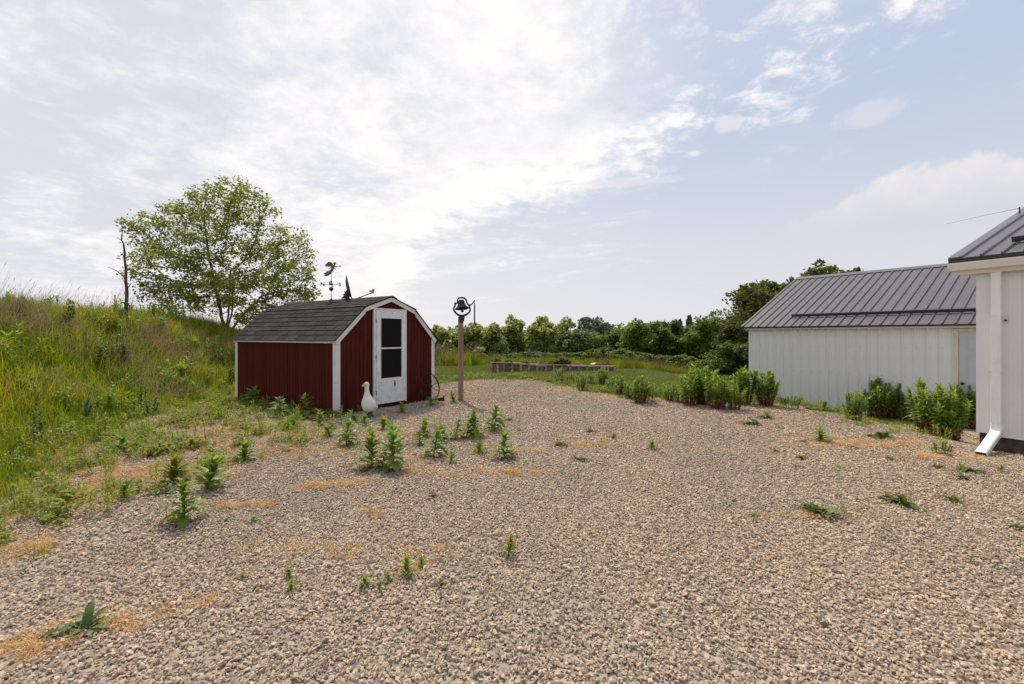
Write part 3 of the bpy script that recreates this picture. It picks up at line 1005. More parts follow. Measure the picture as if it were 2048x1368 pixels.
# ------------------------------------------------------------------ goose statue
def build_goose():
    b = gp(738, 836)
    S = b.y / FPX
    H = 70 * S
    g = thing('goose_statue', 'white concrete goose statue with a teal base in front of the shed', 'statue', b + Vector((0, 0, .03)), R(-20))
    # rings: height, forward shift, half width, half depth (fractions of the full height); -y is forward
    rings = [(.13, .02, .02, .03), (.135, .02, .10, .13), (.17, .03, .155, .20), (.25, .03, .195, .24), (.34, .01, .215, .235), (.43, -.02, .195, .20), (.52, -.05, .150, .150), (.60, -.075, .100, .100),
             (.68, -.09, .070, .072), (.76, -.095, .061, .063), (.83, -.10, .060, .066), (.875, -.11, .070, .088), (.92, -.12, .078, .10), (.96, -.118, .068, .085), (.99, -.11, .038, .05), (1.0, -.108, .01, .012)]
    n = 22
    V, F = [], []
    for z, dy, rx, ry in rings:
        for k in range(n):
            a = 2 * math.pi * k / n
            x, y = rx * math.cos(a), ry * math.sin(a)
            tail = 0.0
            if y > 0 and .13 < z < .36:                      # the tail is drawn out of the same skin
                s = max(0, math.sin(a)) ** 3
                tail = .16 * s * (1 - abs(z - .20) / .16)
                x *= 1 - .35 * s
            V.append(Vector((x, y + dy + max(0, tail), z - max(0, tail) * .25)) * H)
    for i in range(len(rings) - 1):
        for k in range(n):
            k2 = (k + 1) % n
            F.append((i * n + k, i * n + k2, (i + 1) * n + k2, (i + 1) * n + k))
    m = MB().add(V, F)
    o = m.build('body', MAT['goose'], g, True)
    sm = o.modifiers.new('smooth', 'SUBSURF')
    sm.levels = sm.render_levels = 1
    MB().tube([Vector((0, -.19, .915)) * H, Vector((0, -.225, .905)) * H, Vector((0, -.275, .895)) * H, Vector((0, -.30, .89)) * H], [.052 * H, .046 * H, .034 * H, .012 * H], 10).build('beak', MAT['beak'], g, True)
    for s in (-1, 1):
        MB().ball(Vector((s * .066, -.155, .935)) * H, .012 * H, 8).build('eye', MAT['iron'], g, True)
        w = []
        for i in range(7):
            q = i / 6
            w.append(Vector((s * (.150 - .03 * q * q), -.09 + .32 * q, .35 - .13 * q)) * H)
        MB().tube(w, [.02 * H, .05 * H, .07 * H, .075 * H, .065 * H, .045 * H, .012 * H], 8).build('wing', MAT['goose'], g, True)
        MB().tube([Vector((s * .055, .02, .16)) * H, Vector((s * .055, 0, .05)) * H, Vector((s * .06, -.03, .012)) * H, Vector((s * .065, -.11, .01)) * H], [.06 * H, .055 * H, .055 * H, .03 * H], 8).build('foot', MAT['teal'], g, True)
    MB().lathe([(.001, -.02), (.13 * H, -.02), (.12 * H, .02 * H), (.09 * H, .05 * H), (.001, .06 * H)], 14).build('base', MAT['teal'], g)


build_goose()


# ------------------------------------------------------------------ iron wheel and plough share by the shed corner
def build_wheel():
    f = Vector((.552, .834, 0))
    nrm = Vector((.834, -.552, 0))
    c = shed_world(2.49, -.16, 0)
    c.z = gz(c.x, c.y)
    t = thing('iron_wheel', 'rusty spoked iron wheel leaning on the red shed front beside its corner', 'wheel', c, SHED_RZ)
    r = .33
    tilt = R(-14)
    M = Matrix.Rotation(tilt, 4, 'X') @ Matrix.Translation((0, 0, r + .01))
    ring = [M @ Vector((r * math.cos(a), 0, r * math.sin(a))) for a in np.linspace(0, 2 * math.pi, 41)]
    q = MB()
    n = 40
    vs, fs = [], []
    for k in range(n):
        a = 2 * math.pi * k / n
        for (rr, yy) in ((r, -.016), (r, .016), (r - .013, .016), (r - .013, -.016)):
            vs.append(M @ Vector((rr * math.cos(a), yy, rr * math.sin(a))))
    for k in range(n):
        for j in range(4):
            fs.append((k * 4 + j, k * 4 + (j + 1) % 4, ((k + 1) % n) * 4 + (j + 1) % 4, ((k + 1) % n) * 4 + j))
    q.add(vs, fs).build('rim', MAT['rust'], t)
    MB().tube([M @ Vector((0, -.05, 0)), M @ Vector((0, .05, 0))], .042, 12).build('hub', MAT['rust'], t)
    for k in range(10):
        a = 2 * math.pi * k / 10 + .2
        MB().tube([M @ Vector((.03 * math.cos(a), .02 * (-1) ** k, .03 * math.sin(a))), M @ Vector(((r - .006) * math.cos(a), 0, (r - .006) * math.sin(a)))], .0055, 6).build('spoke', MAT['rust'], t)
    b = gp(879, 803)
    S = b.y / FPX
    p = thing('plough_share', 'dark iron plough share standing on the gravel beside the rusty wheel', 'plough part', b, 0)

    def pt(x, y, d=0):
        return Vector(((x - 879) * S, d, (803 - y) * S))
    MB().prism([pt(874.5, 799.5, -.02), pt(876, 796.6, -.02), pt(883, 795, -.05), pt(889.5, 793.5, -.08), pt(889.5, 801, -.06), pt(885, 802, -.04), pt(880, 801, -.02)], (0, .035, .0)).build('blade', MAT['rust'], p, bevel=.004)
    MB().tube([pt(870, 798), pt(874, 798.5), pt(879, 798)], [.014, .016, .018], 8).build('bracket', MAT['rust'], p)
    MB().ball(pt(871.5, 798.2), .024, 8).build('knob', MAT['rust'], p)
    MB().tube([pt(883, 796), pt(888, 793), pt(893.5, 789)], [.012, .010, .006], 6).build('point', MAT['rust'], p)
    MB().box(-.02, .07, -.02, .02, -.03, .03).build('heel', MAT['rust'], p)


build_wheel()


# ------------------------------------------------------------------ ribbed steel panels
PW = 0.2286


def panel_mesh(name, L, mat, rib=.027, M=None, minor=True, w=PW):
    """one steel panel between two ribs: pressed profile along x, length along y, z up"""
    top = [(0, 0), (.004, rib), (.026, rib), (.040, 0)]
    if minor:
        for c in (.085, .13, .175):
            top += [(c - .012, 0), (c - .006, .0028), (c + .006, .0028), (c + .012, 0)]
    top += [(w - .0012, 0)]
    bot = [(w - .0012, -.008), (0, -.008)]
    poly = [(x, 0, z) for x, z in top] + [(x, 0, z) for x, z in bot]
    m = MB().prism(poly, (0, L, 0))
    if M is not None:
        m.v = [tuple(M @ Vector(p)) for p in m.v]
    return m.mesh(name, mat)


# upright panel: the profile faces -y, its length runs up
UP = Matrix(((1, 0, 0, 0), (0, 0, -1, 0), (0, 1, 0, 0), (0, 0, 0, 1)))


def slope_frame(y0, z0, ang, x0=0):
    return Matrix.Translation((x0, y0, z0)) @ Matrix.Rotation(ang, 4, 'X')


def screws(parent, pts, r, mat, name='screw_row'):
    m = MB()
    for p, n in pts:
        p, n = Vector(p), Vector(n)
        a = n.orthogonal().normalized()
        b = n.cross(a)
        vs = [p + (a * math.cos(k * math.pi / 3) + b * math.sin(k * math.pi / 3)) * r for k in range(6)] + [p + n * r * .8]
        m.add(vs, [(k, (k + 1) % 6, 6) for k in range(6)])
    tag(m.build(name, mat, parent), kind='stuff')


# ------------------------------------------------------------------ white outbuilding in the distance
OB_O = Vector((7.31, 14.35, 0))
OB_RZ = math.atan2(-.805, .593)


def build_outbuilding():
    t = thing('metal_outbuilding', 'long white metal sided outbuilding with a charcoal ribbed metal roof', 'outbuilding', OB_O, OB_RZ)
    L, D = 5.72, 7.3
    zb, zt = -.46, 1.74
    nW = 20
    me = panel_mesh('wall_panel', zt - zb, MAT['siding'], M=Matrix.Translation((0, 0, zb)) @ UP)
    for i in range(nW):
        put('wall_panel', me, t, Matrix.Translation((.03 + i * PW, 0, 0)))
    xe = .03 + nW * PW                                        # 4.60
    MB().box(-.025, .03, -.026, .05, zb, zt).build('corner_trim', MAT['siding'], t)
    MB().box(.03, L - .02, .012, .05, zb, zt).build('wall_backing', MAT['siding'], t)
    MB().box(xe, xe + .02, -.026, .01, zb, 1.70).build('edge_trim', MAT['siding'], t)
    # casing and door
    dx0 = xe + .105
    dx1 = dx0 + .86
    MB().box(xe + .022, dx0, -.034, .01, zb, 1.70).build('door_casing', MAT['casing'], t)
    MB().box(dx1, dx1 + .08, -.034, .01, zb, 1.70).build('door_casing', MAT['casing'], t)
    MB().box(dx0, dx1, -.034, .01, 1.635, 1.70).build('door_casing', MAT['casing'], t)
    dr = MB().box(dx0 + .004, dx1 - .004, -.008, .011, zb + .02, 1.63).build('door', MAT['steeldoor'], t)
    for (a, b) in ((.12, .40), (.47, .75)):
        for (c, d) in ((-.28, .30), (.42, 1.12), (1.22, 1.50)):
            m = MB()
            x0, x1 = dx0 + a, dx0 + b
            y = (-.016, -.0085)
            m.box(x0, x0 + .018, *y, c, d).box(x1 - .018, x1, *y, c, d).box(x0 + .018, x1 - .018, *y, c, c + .018).box(x0 + .018, x1 - .018, *y, d - .018, d)
            m.box(x0 + .04, x1 - .04, -.013, -.0085, c + .04, d - .04)
            m.build('door_panel', MAT['steeldoor'], dr)
    MB().lathe([(.028, 0), (.028, .008), (.012, .012), (.012, .035), (.03, .045), (.032, .06), (.02, .072), (.001, .074)], 14, Matrix.Translation((dx0 + .07, -.0085, .47)) @ Matrix.Rotation(R(90), 4, 'X')).build('door_knob', MAT['iron'], dr, True)
    # plain walls out of sight
    MB().box(-.02, .0, .05, D, zb, zt).prism([(-.02, .05, zt), (-.02, D, zt), (-.02, D / 2, zt + .46 * D / 2 - .05)], (.02, 0, 0)).build('gable_wall', MAT['siding'], t)
    MB().box(L, L + .02, .05, D, zb, zt).prism([(L, .05, zt), (L, D, zt), (L, D / 2, zt + .46 * D / 2 - .05)], (.02, 0, 0)).build('gable_wall', MAT['siding'], t)
    MB().box(0, L, D, D + .02, zb, zt).build('back_wall', MAT['siding'], t)
    # eave board
    MB().box(-.10, L + .1, -.14, -.115, 1.725, 1.815).build('fascia', MAT['fascia'], t)
    MB().box(-.10, L + .1, -.114, -.028, 1.728, 1.745).build('soffit', MAT['fascia'], t)
    # roof: front slope in panels
    ang = math.atan(.46)
    y0, z0 = -.20, 1.80
    LS = math.hypot(D / 2 + .20, .46 * (D / 2 + .20))
    me = panel_mesh('roof_panel', LS, MAT['roof'], rib=.032)
    F0 = slope_frame(y0, z0, ang)
    nR = 26
    for i in range(nR):
        put('roof_panel', me, t, F0 @ Matrix.Translation((-.13 + i * PW, 0, .008)))
    xr = -.13 + nR * PW
    MB().box(-.13, xr, .02, LS, -.02, -.003, F0).build('roof_deck', MAT['roofdark'], t)
    FB = slope_frame(D + .20, z0, math.pi - ang)
    MB().box(-.13, xr, 0, LS, -.02, .008, Matrix.Translation((0, D + .20, z0)) @ Matrix.Rotation(-ang, 4, 'X') @ Matrix.Translation((0, -LS, 0))).build('back_roof', MAT['roof'], t)
    zr = z0 + .46 * (D / 2 + .20)
    MB().prism([(-.15, D / 2 - .17, zr - .040), (-.15, D / 2, zr + .05), (-.15, D / 2 + .17, zr - .04), (-.15, D / 2 + .17, zr - .055), (-.15, D / 2, zr + .032), (-.15, D / 2 - .17, zr - .055)], (xr + .17, 0, 0)).build('ridge_cap', MAT['roof'], t)
    MB().box(-.165, -.132, -.01, LS, -.10, .036, F0).build('rake_trim', MAT['roof'], t)
    MB().box(-.13, xr, -.006, .004, -.035, .004, F0).build('drip_edge', MAT['roofdark'], t)
    # snow guard along the lower roof
    MB().box(1.05, xr, .62, .66, .035, .115, F0).build('snow_guard', MAT['roofdark'], t)
    for i in range(6, nR, 1):
        x = -.13 + i * PW + .015
        MB().box(x - .012, x + .012, .60, .70, .030, .038, F0).build('guard_bracket', MAT['roofdark'], t)
    pts = []
    nv = (F0.to_3x3() @ Vector((0, 0, 1))).normalized()
    for i in range(nR):
        for s in (.25, .9, 1.5, 2.1, 2.7, 3.3, 3.9):
            for xx in (.055, .2):
                pts.append((F0 @ Vector((-.13 + i * PW + xx, s, .0085)), nv))
    screws(t, pts, .011, MAT['screw'])
    pts = []
    for i in range(nW):
        for z in (1.25, .55, -.15):
            pts.append(((.03 + i * PW + .062, -.0005, z), (0, -1, 0)))
    screws(t, pts, .013, MAT['screww'])


build_outbuilding()


# ------------------------------------------------------------------ near white building at the right edge
NB_O = Vector((7.2, 7.2, 0))
NB_RZ = math.atan2(-.872, .489)


def build_near():
    t = thing('white_building', 'corner of the near white metal building with gutter, downspout and dark roof', 'building', NB_O, NB_RZ)
    L, D = 4.4, 9.0
    zb, zt = .065, 2.56
    MB().box(0, L, .02, .10, -.6, zb).build('foundation', MAT['found'], t)
    MB().box(.02, L, .012, .06, zb, zt).build('wall_backing', MAT['siding'], t)
    MB().box(-.025, .145, -.03, .012, zb, zt).build('corner_trim', MAT['siding'], t, bevel=.004)
    MB().box(-.025, -.003, .012, .12, zb, zt).build('corner_trim', MAT['siding'], t)
    me = panel_mesh('wall_panel', zt - zb, MAT['siding'], rib=.028, M=Matrix.Translation((0, 0, zb)) @ UP)
    for i in range(18):
        put('wall_panel', me, t, Matrix.Translation((.147 + .10 + (i - 1) * PW + (PW - .10 - .002 if False else 0), 0, 0)) if i else Matrix.Translation((.147 + .10 - PW, .004, 0)))
    MB().box(.10, L, -.036, .012, zb - .03, zb).build('base_trim', MAT['siding'], t)
    MB().box(-.02, 0, .12, D, -.6, zt).prism([(-.02, .12, zt), (-.02, D, zt), (-.02, D * .5, zt + 1.7)], (.02, 0, 0)).build('gable_wall', MAT['siding'], t)
    MB().box(L, L + .02, .1, D, -.6, zt).build('end_wall', MAT['siding'], t)
    MB().box(0, L, D, D + .02, -.6, zt).build('back_wall', MAT['siding'], t)
    # gutter: an open box with a folded lip
    ga = -.30
    prof = [(-.03, 2.565), (-.115, 2.565), (-.135, 2.62), (-.150, 2.665), (-.150, 2.68), (-.138, 2.68), (-.138, 2.668), (-.122, 2.622), (-.106, 2.577), (-.03, 2.577)]
    MB().prism([(ga, y - .09, z) for y, z in prof], (L - ga, 0, 0)).build('gutter', MAT['fascia'], t)
    MB().prism([(ga - .003, -.12, 2.565), (ga - .003, -.205, 2.565), (ga - .003, -.24, 2.665), (ga - .003, -.24, 2.68), (ga - .003, -.12, 2.68)], (.003, 0, 0)).build('gutter_end', MAT['fascia'], t)
    MB().box(ga + .02, L, -.119, -.095, 2.50, 2.70).build('fascia', MAT['fascia'], t)
    MB().box(ga + .05, L, -.094, -.032, 2.545, 2.562).build('soffit', MAT['fascia'], t)
    MB().box(ga + .03, -.03, -.094, D * .5, 2.525, 2.545).build('soffit', MAT['fascia'], t)
    # lower roof slope and the steeper slope above it
    a1, a2 = math.atan(.355), math.atan(.50)
    y0, z0, d1 = -.20, 2.745, 3.4
    F1 = slope_frame(y0, z0, a1)
    L1 = d1 / math.cos(a1)
    x0 = ga + .02
    me1 = panel_mesh('roof_panel', L1, MAT['roof'], rib=.032)
    F2 = slope_frame(y0 + d1, z0 + .355 * d1, a2)
    L2 = 2.4
    me2 = panel_mesh('roof_panel', L2, MAT['roof'], rib=.026)
    for i in range(20):
        put('roof_panel', me1, t, F1 @ Matrix.Translation((x0 + .115 + i * PW, 0, .008)))
        put('roof_panel', me2, t, F2 @ Matrix.Translation((x0 + .115 + i * PW, .004, .008)))
    for F, LL in ((F1, L1), (F2, L2)):
        MB().box(x0 - .02, x0 + .11, .0, LL, .001, .030, F).box(x0 - .02, x0 + .0, 0, LL, -.10, 0, F).build('rake_trim', MAT['roof'], t)
        MB().box(x0, L, .012, LL, -.024, -.002, F).build('roof_deck', MAT['roofdark'], t)
    MB().box(x0 - .02, L, -.012, .010, -.062, .006, F1).build('drip_edge', MAT['roofdark'], t)
    yb = y0 + d1 + L2 * math.cos(a2)
    zbk = z0 + .355 * d1 + L2 * math.sin(a2)
    MB().prism([(x0, yb, zbk), (x0, yb, zbk - .03), (x0, yb + 3.6, zbk - 1.9), (x0, yb + 3.6, zbk - 1.87)], (L - x0, 0, 0)).build('back_roof', MAT['roof'], t)
    MB().prism([(x0 - .02, yb - .16, zbk - .05), (x0 - .02, yb, zbk + .05), (x0 - .02, yb + .16, zbk - .05)], (L - x0, 0, 0)).build('ridge_cap', MAT['roof'], t)
    MB().box(.27, L, .60, .64, .05, .115, F1).box(.27, L, .60, .70, .036, .049, F1).build('snow_guard', MAT['roofdark'], t)
    pts = []
    nv = (F1.to_3x3() @ Vector((0, 0, 1))).normalized()
    for i in range(12):
        for s in (.3, .9, 1.5, 2.1, 2.7, 3.2):
            pts.append((F1 @ Vector((x0 + .115 + i * PW + .06, s, .0085)), nv))
    screws(t, pts, .009, MAT['screw'])
    pts = []
    for i in range(6):
        for z in (.4, 1.1, 1.8):
            pts.append(((.147 + .10 + (i) * PW + .062, -.0005, z), (0, -1, 0)))
    screws(t, pts, .006, MAT['screww'])
    # downspout with shallow flutes; an elbow swings it out to the ground
    xa, xb = .155, .268
    ya, yb2 = -.105, -.034

    def flute(x0, x1, y0, y1):
        front = []
        n = 5
        for k in range(n):
            u0 = x0 + (x1 - x0) * k / n
            u1 = x0 + (x1 - x0) * (k + 1) / n
            front += [(u0 + .003, y0), (u0 + .006, y0 + .003), (u1 - .006, y0 + .003), (u1 - .003, y0)]
        return front + [(x1, y0 + .006), (x1, y1), (x0, y1), (x0, y0 + .006)]
    sec = flute(xa, xb, ya, yb2)
    sp = MB().prism([(x, y, .20) for x, y in sec], (0, 0, 2.36)).build('downspout', MAT['spout'], t)
    cx_ = (xa + xb) / 2
    cyc = (ya + yb2) / 2
    w2, d2 = (xb - xa) / 2 + .004, (yb2 - ya) / 2 + .004
    # path of the elbow and the kick-out in the y-z plane
    path = [((cyc, .235), (0, -1)), ((cyc, .165), (0, -1)), ((cyc - .012, .12), (-.35, -1)), ((cyc - .05, .082), (-1, -.75)), ((cyc - .58, -.135), (-1, -.40)), ((cyc - .62, -.151), (-1, -.40))]
    vs, fs = [], []
    rad = .012
    for (y, z), (dy, dz) in path:
        l = math.hypot(dy, dz)
        dy, dz = dy / l, dz / l
        ny, nz = dz, -dy                    # outward (up/front) side of the pipe
        ring = []
        for (sx, sn) in ((-1, 1), (-.8, 1.0), (.8, 1.0), (1, 1), (1, -1), (.8, -1), (-.8, -1), (-1, -1)):
            kx = w2 * (sx if abs(sx) < 1 else sx)
            kn = d2 * (sn if abs(sx) < 1 else sn * .72)
            ring.append((cx_ + kx, y + ny * kn, z + nz * kn))
        vs += ring
    n = 8
    for i in range(len(path) - 1):
        for k in range(n):
            k2 = (k + 1) % n
            fs.append((i * n + k, i * n + k2, (i + 1) * n + k2, (i + 1) * n + k))
    e = MB().add(vs, fs).build('elbow', MAT['spout'], t)
    so = e.modifiers.new('thickness', 'SOLIDIFY')
    so.thickness = .003
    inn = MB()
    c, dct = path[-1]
    # a black sheet just inside the pipe stands in for the shade there
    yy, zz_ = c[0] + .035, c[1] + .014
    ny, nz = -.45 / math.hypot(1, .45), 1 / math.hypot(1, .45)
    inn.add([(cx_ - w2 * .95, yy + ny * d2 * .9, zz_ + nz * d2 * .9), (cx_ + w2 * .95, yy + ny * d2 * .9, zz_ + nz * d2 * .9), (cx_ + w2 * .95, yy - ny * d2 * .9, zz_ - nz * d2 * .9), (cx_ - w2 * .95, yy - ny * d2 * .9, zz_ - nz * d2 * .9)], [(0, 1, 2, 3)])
    inn.build('pipe_shade_sheet', MAT['dark'], e)
    for z in (1.02, 1.86):
        MB().box(xa - .012, xb + .012, ya - .004, ya - .001, z - .013, z + .013).box(xa - .012, xa - .003, ya - .004, -.031, z - .013, z + .013).box(xb + .003, xb + .012, ya - .004, -.031, z - .013, z + .013).build('strap', MAT['spout'], sp)
    MB().box(xb + .022, xb + .045, -.05, -.024, 1.76, 1.79).build('wall_clip', MAT['iron'], t)
    for dx in (-.03, .03):
        MB().ball((cx_ + dx, ya - .002, .24), .005, 6).build('rivet', MAT['lightmetal'], sp)
    a = F1 @ Vector((x0 + .05, 3.2, .03))
    return t, a


near, ant = build_near()
aw = near.matrix_basis @ ant
ad = Matrix.Rotation(NB_RZ, 4, 'Z').to_3x3()


def build_antenna():
    M = Matrix.Translation(NB_O) @ Matrix.Rotation(NB_RZ, 4, 'Z')
    p = M @ ant
    S = p.y / FPX
    t = thing('antenna_rod', 'thin antenna rod sticking out sideways from the near roof edge', 'antenna', p, 0)
    MB().tube([(0, 0, -.02), (0, 0, .12)], .012, 8).build('mount', MAT['roofdark'], t)
    MB().tube([(0, 0, .10), (-.5, .1, .0), (-1.15, .25, -.14)], [.005, .0035, .0025], 6).build('rod', MAT['wire'], t)


build_antenna()


# ------------------------------------------------------------------ raised garden beds beyond the yard
def build_beds():
    # near face left and right ends in the photograph, ground line, depth of the bed, planks, posts, label
    beds = [
        (983, 1008, 742.5, 1.3, 3, 'leftmost raised wooden garden bed, short and end on'),
        (1008.5, 1041, 744.0, 1.3, 3, 'second raised wooden bed from the left with a middle post'),
        (1041.5, 1074, 746.5, 1.2, 3, 'third raised wooden bed from the left, set slightly forward'),
        (1075.5, 1139, 748.0, 1.5, 5, 'longest raised wooden bed, with yellow green plants growing in it'),
        (1141, 1173, 748.5, 1.4, 3, 'raised wooden bed just right of the longest one'),
        (1174, 1228, 749.5, 1.4, 5, 'rightmost raised wooden bed with loose pale boards on top'),
    ]
    tops = []
    Y0 = 19.6
    for i, (xa, xb, yb, dep, npost, lab) in enumerate(beds):
        Y = Y0 + (-.15 if i in (2,) else 0) + .12 * i
        A = Vector(((xa - CX) / FPX * Y, Y, 0))
        B = Vector(((xb - CX) / FPX * Y, Y, 0))
        ln = (B - A).length
        zg = EYE + (HY - yb) / FPX * Y
        A.z = min(zg, gz(A.x, Y) + .02)
        t = thing('raised_bed', lab, 'garden bed', A, 0, 'raised garden beds beyond the gravel')
        H = .335
        nP = 3
        pw = H / nP
        for side, y in ((0, 0.0), (1, dep)):
            for k in range(nP):
                j = random.uniform(-.006, .006)
                MB().box(.02, ln - .02, y + j, y + j + .03, k * pw - (.12 if k == 0 else 0) + .004, (k + 1) * pw - .004).build('plank', MAT['bedwood'], t)
        for x in (0.0, ln):
            for k in range(nP):
                j = random.uniform(-.004, .004)
                MB().box(x - .015 + j, x + .015 + j, .032, dep - .002, k * pw - (.12 if k == 0 else 0) + .004, (k + 1) * pw - .004).build('plank', MAT['bedwood'], t)
        for k in range(npost):
            x = ln * k / (npost - 1)
            MB().box(x - .045, x + .045, -.125, -.010, -.15, H + (.035 if k in (0,) else .01)).build('post', MAT['bedwood'], t)
        MB().box(-.05, ln + .03, -.14, .05, H + .037, H + .062).build('cap_rail', MAT['bedwood'], t)
        MB().box(.02, ln - .02, .04, dep - .01, .05, H - .05).build('soil', MAT['soil'], t)
        tops.append((A, ln, dep, H))
    # a second row further back
    for (xa, xb, Y, lab) in ((1030, 1050, 22.4, 'short weathered bed behind the second and third beds'), (1078, 1106, 22.8, 'left one of two beds in the row behind the longest bed'), (1140, 1162, 22.8, 'right one of two beds in the row behind the longest bed')):
        A = Vector(((xa - CX) / FPX * Y, Y, 0))
        ln = (xb - xa) / FPX * Y
        A.z = gz(A.x, Y) - .02
        H = EYE + (HY - 726.5) / FPX * Y - A.z
        t = thing('raised_bed', lab, 'garden bed', A, 0, 'raised garden beds beyond the gravel')
        for k in range(2):
            MB().box(0, ln, 0, .03, k * H / 2 + .004, (k + 1) * H / 2 - .004).build('plank', MAT['bedwood'], t)
            MB().box(0, ln, 1.1, 1.13, k * H / 2 + .004, (k + 1) * H / 2 - .004).build('plank', MAT['bedwood'], t)
            MB().box(-.0, .03, .033, 1.097, k * H / 2 + .004, (k + 1) * H / 2 - .004).build('plank', MAT['bedwood'], t)
            MB().box(ln - .03, ln, .033, 1.097, k * H / 2 + .004, (k + 1) * H / 2 - .004).build('plank', MAT['bedwood'], t)
        for x in (-.042, ln / 2, ln - .03):
            MB().box(x, x + .07, -.06, -.003, -.1, H + .02).build('post', MAT['bedwood'], t)
        MB().box(.032, ln - .032, .033, 1.097, .03, H - .06).build('soil', MAT['soil'], t)
    # loose boards lying across the last bed
    A, ln, dep, H = tops[-1]
    for k, (x, rz, tilt, lab) in enumerate(((.40, 64, 3, 'left one of two pale loose boards lying on the rightmost bed'), (.66, 118, -4, 'right one of two pale loose boards lying on the rightmost bed'))):
        o = MB().box(-.09, .09, -.36, .36, 0, .03).build('loose_board', MAT['newwood'])
        o.location = A + Vector((x, .66, H + .085 + .035 * k))
        o.rotation_euler = (R(tilt), R(2), R(rz - 90 + 0))
        tag(o, lab, 'board', 'loose boards on the raised bed')
    # wire trellis
    Y = 23.6
    p = Vector(((1053 - CX) / FPX * Y, Y, 0))
    p.z = gz(p.x, p.y)
    t = thing('wire_trellis', 'thin wire trellis standing behind the raised beds', 'trellis', p, 0)
    ww = 25 / FPX * Y
    for x in (0, ww):
        MB().tube([(x, 0, -.1), (x, 0, .62)], .010, 6).build('stake', MAT['wire'], t)
    for z in (.22, .4, .58):
        MB().tube([(0, 0, z), (ww, 0, z)], .007, 6).build('wire', MAT['wire'], t)
    return tops


BEDS = build_beds()


# ------------------------------------------------------------------ trees
def leaf_quads(P, size, up_bias=0.5, rng=RNG, droop=0.0):
    """many small leaf faces, each two triangles folded along the midrib"""
    n = len(P)
    nrm = rng.normal(size=(n, 3))
    nrm[:, 2] = np.abs(nrm[:, 2]) + up_bias
    nrm /= np.linalg.norm(nrm, axis=1)[:, None]
    a = rng.normal(size=(n, 3))
    a[:, 2] -= droop
    a -= nrm * (a * nrm).sum(1)[:, None]
    a /= np.linalg.norm(a, axis=1)[:, None] + 1e-9
    b = np.cross(nrm, a)
    s = (size * rng.uniform(.65, 1.3, n))[:, None]
    v0 = P - a * s * .5
    v1 = P + b * s * .34 - nrm * s * .09
    v2 = P + a * s * .55
    v3 = P - b * s * .34 - nrm * s * .09
    V = np.stack([v0, v1, v2, v3], 1).reshape(-1, 3)
    return V


def quad_mesh(name, V, mat):
    n = len(V) // 4
    me = bpy.data.meshes.new(name)
    me.vertices.add(len(V))
    me.vertices.foreach_set('co', np.asarray(V, np.float32).ravel())
    me.loops.add(n * 4)
    me.polygons.add(n)
    me.loops.foreach_set('vertex_index', np.arange(n * 4, dtype=np.int32))
    me.polygons.foreach_set('loop_start', np.arange(0, n * 4, 4, dtype=np.int32))
    me.materials.append(mat)
    me.update(calc_edges=True)
    me.validate()
    return me


def grow(start, attr, step=.3, infl=2.5, kill=.5, iters=90):
    """space colonisation: branches reach for the points of the crown"""
    pos = [np.array(p, float) for p, _ in start]
    par = [q for _, q in start]
    A = np.array(attr, float)
    near = np.full(len(A), -1)
    dist = np.full(len(A), 1e9)

    def upd(i0):
        nonlocal near, dist
        for i in range(i0, len(pos)):
            d = np.linalg.norm(A - pos[i], axis=1)
            m = d < dist
            dist[m] = d[m]
            near[m] = i
    upd(0)
    for it in range(iters):
        act = dist < infl
        if not act.any():
            break
        i0 = len(pos)
        for i in np.unique(near[act]):
            v = A[act & (near == i)] - pos[i]
            v = (v / (np.linalg.norm(v, axis=1)[:, None] + 1e-9)).sum(0)
            v += RNG.normal(size=3) * .12
            v[2] += .05
            l = np.linalg.norm(v)
            if l < 1e-6:
                continue
            pos.append(pos[i] + v / l * step)
            par.append(int(i))
        if len(pos) == i0:
            break
        upd(i0)
        keep = dist > kill
        A, near, dist = A[keep], near[keep], dist[keep]
        if len(A) == 0:
            break
    return np.array(pos), np.array(par)


def skeleton_mesh(name, pos, par, tip, power, mat, rmax=9.0, rmin=0.0):
    n = len(pos)
    r = np.zeros(n)
    kids = [[] for _ in range(n)]
    for i in range(n):
        if par[i] >= 0:
            kids[par[i]].append(i)
    for i in range(n - 1, -1, -1):
        r[i] = tip if not kids[i] else sum(r[k] ** power for k in kids[i]) ** (1 / power)
    r = np.minimum(r, rmax)
    m = MB()
    for i in range(n):
        p = par[i]
        if p < 0 or r[i] < rmin:
            continue
        k = 6 if r[i] > .03 else 4
        rp = r[p] if r[p] < r[i] * 1.6 else r[i] * 1.25
        m.tube([pos[p], pos[i]], [rp, r[i]], k, cap=False)
    return m.mesh(name, mat, True), r, kids


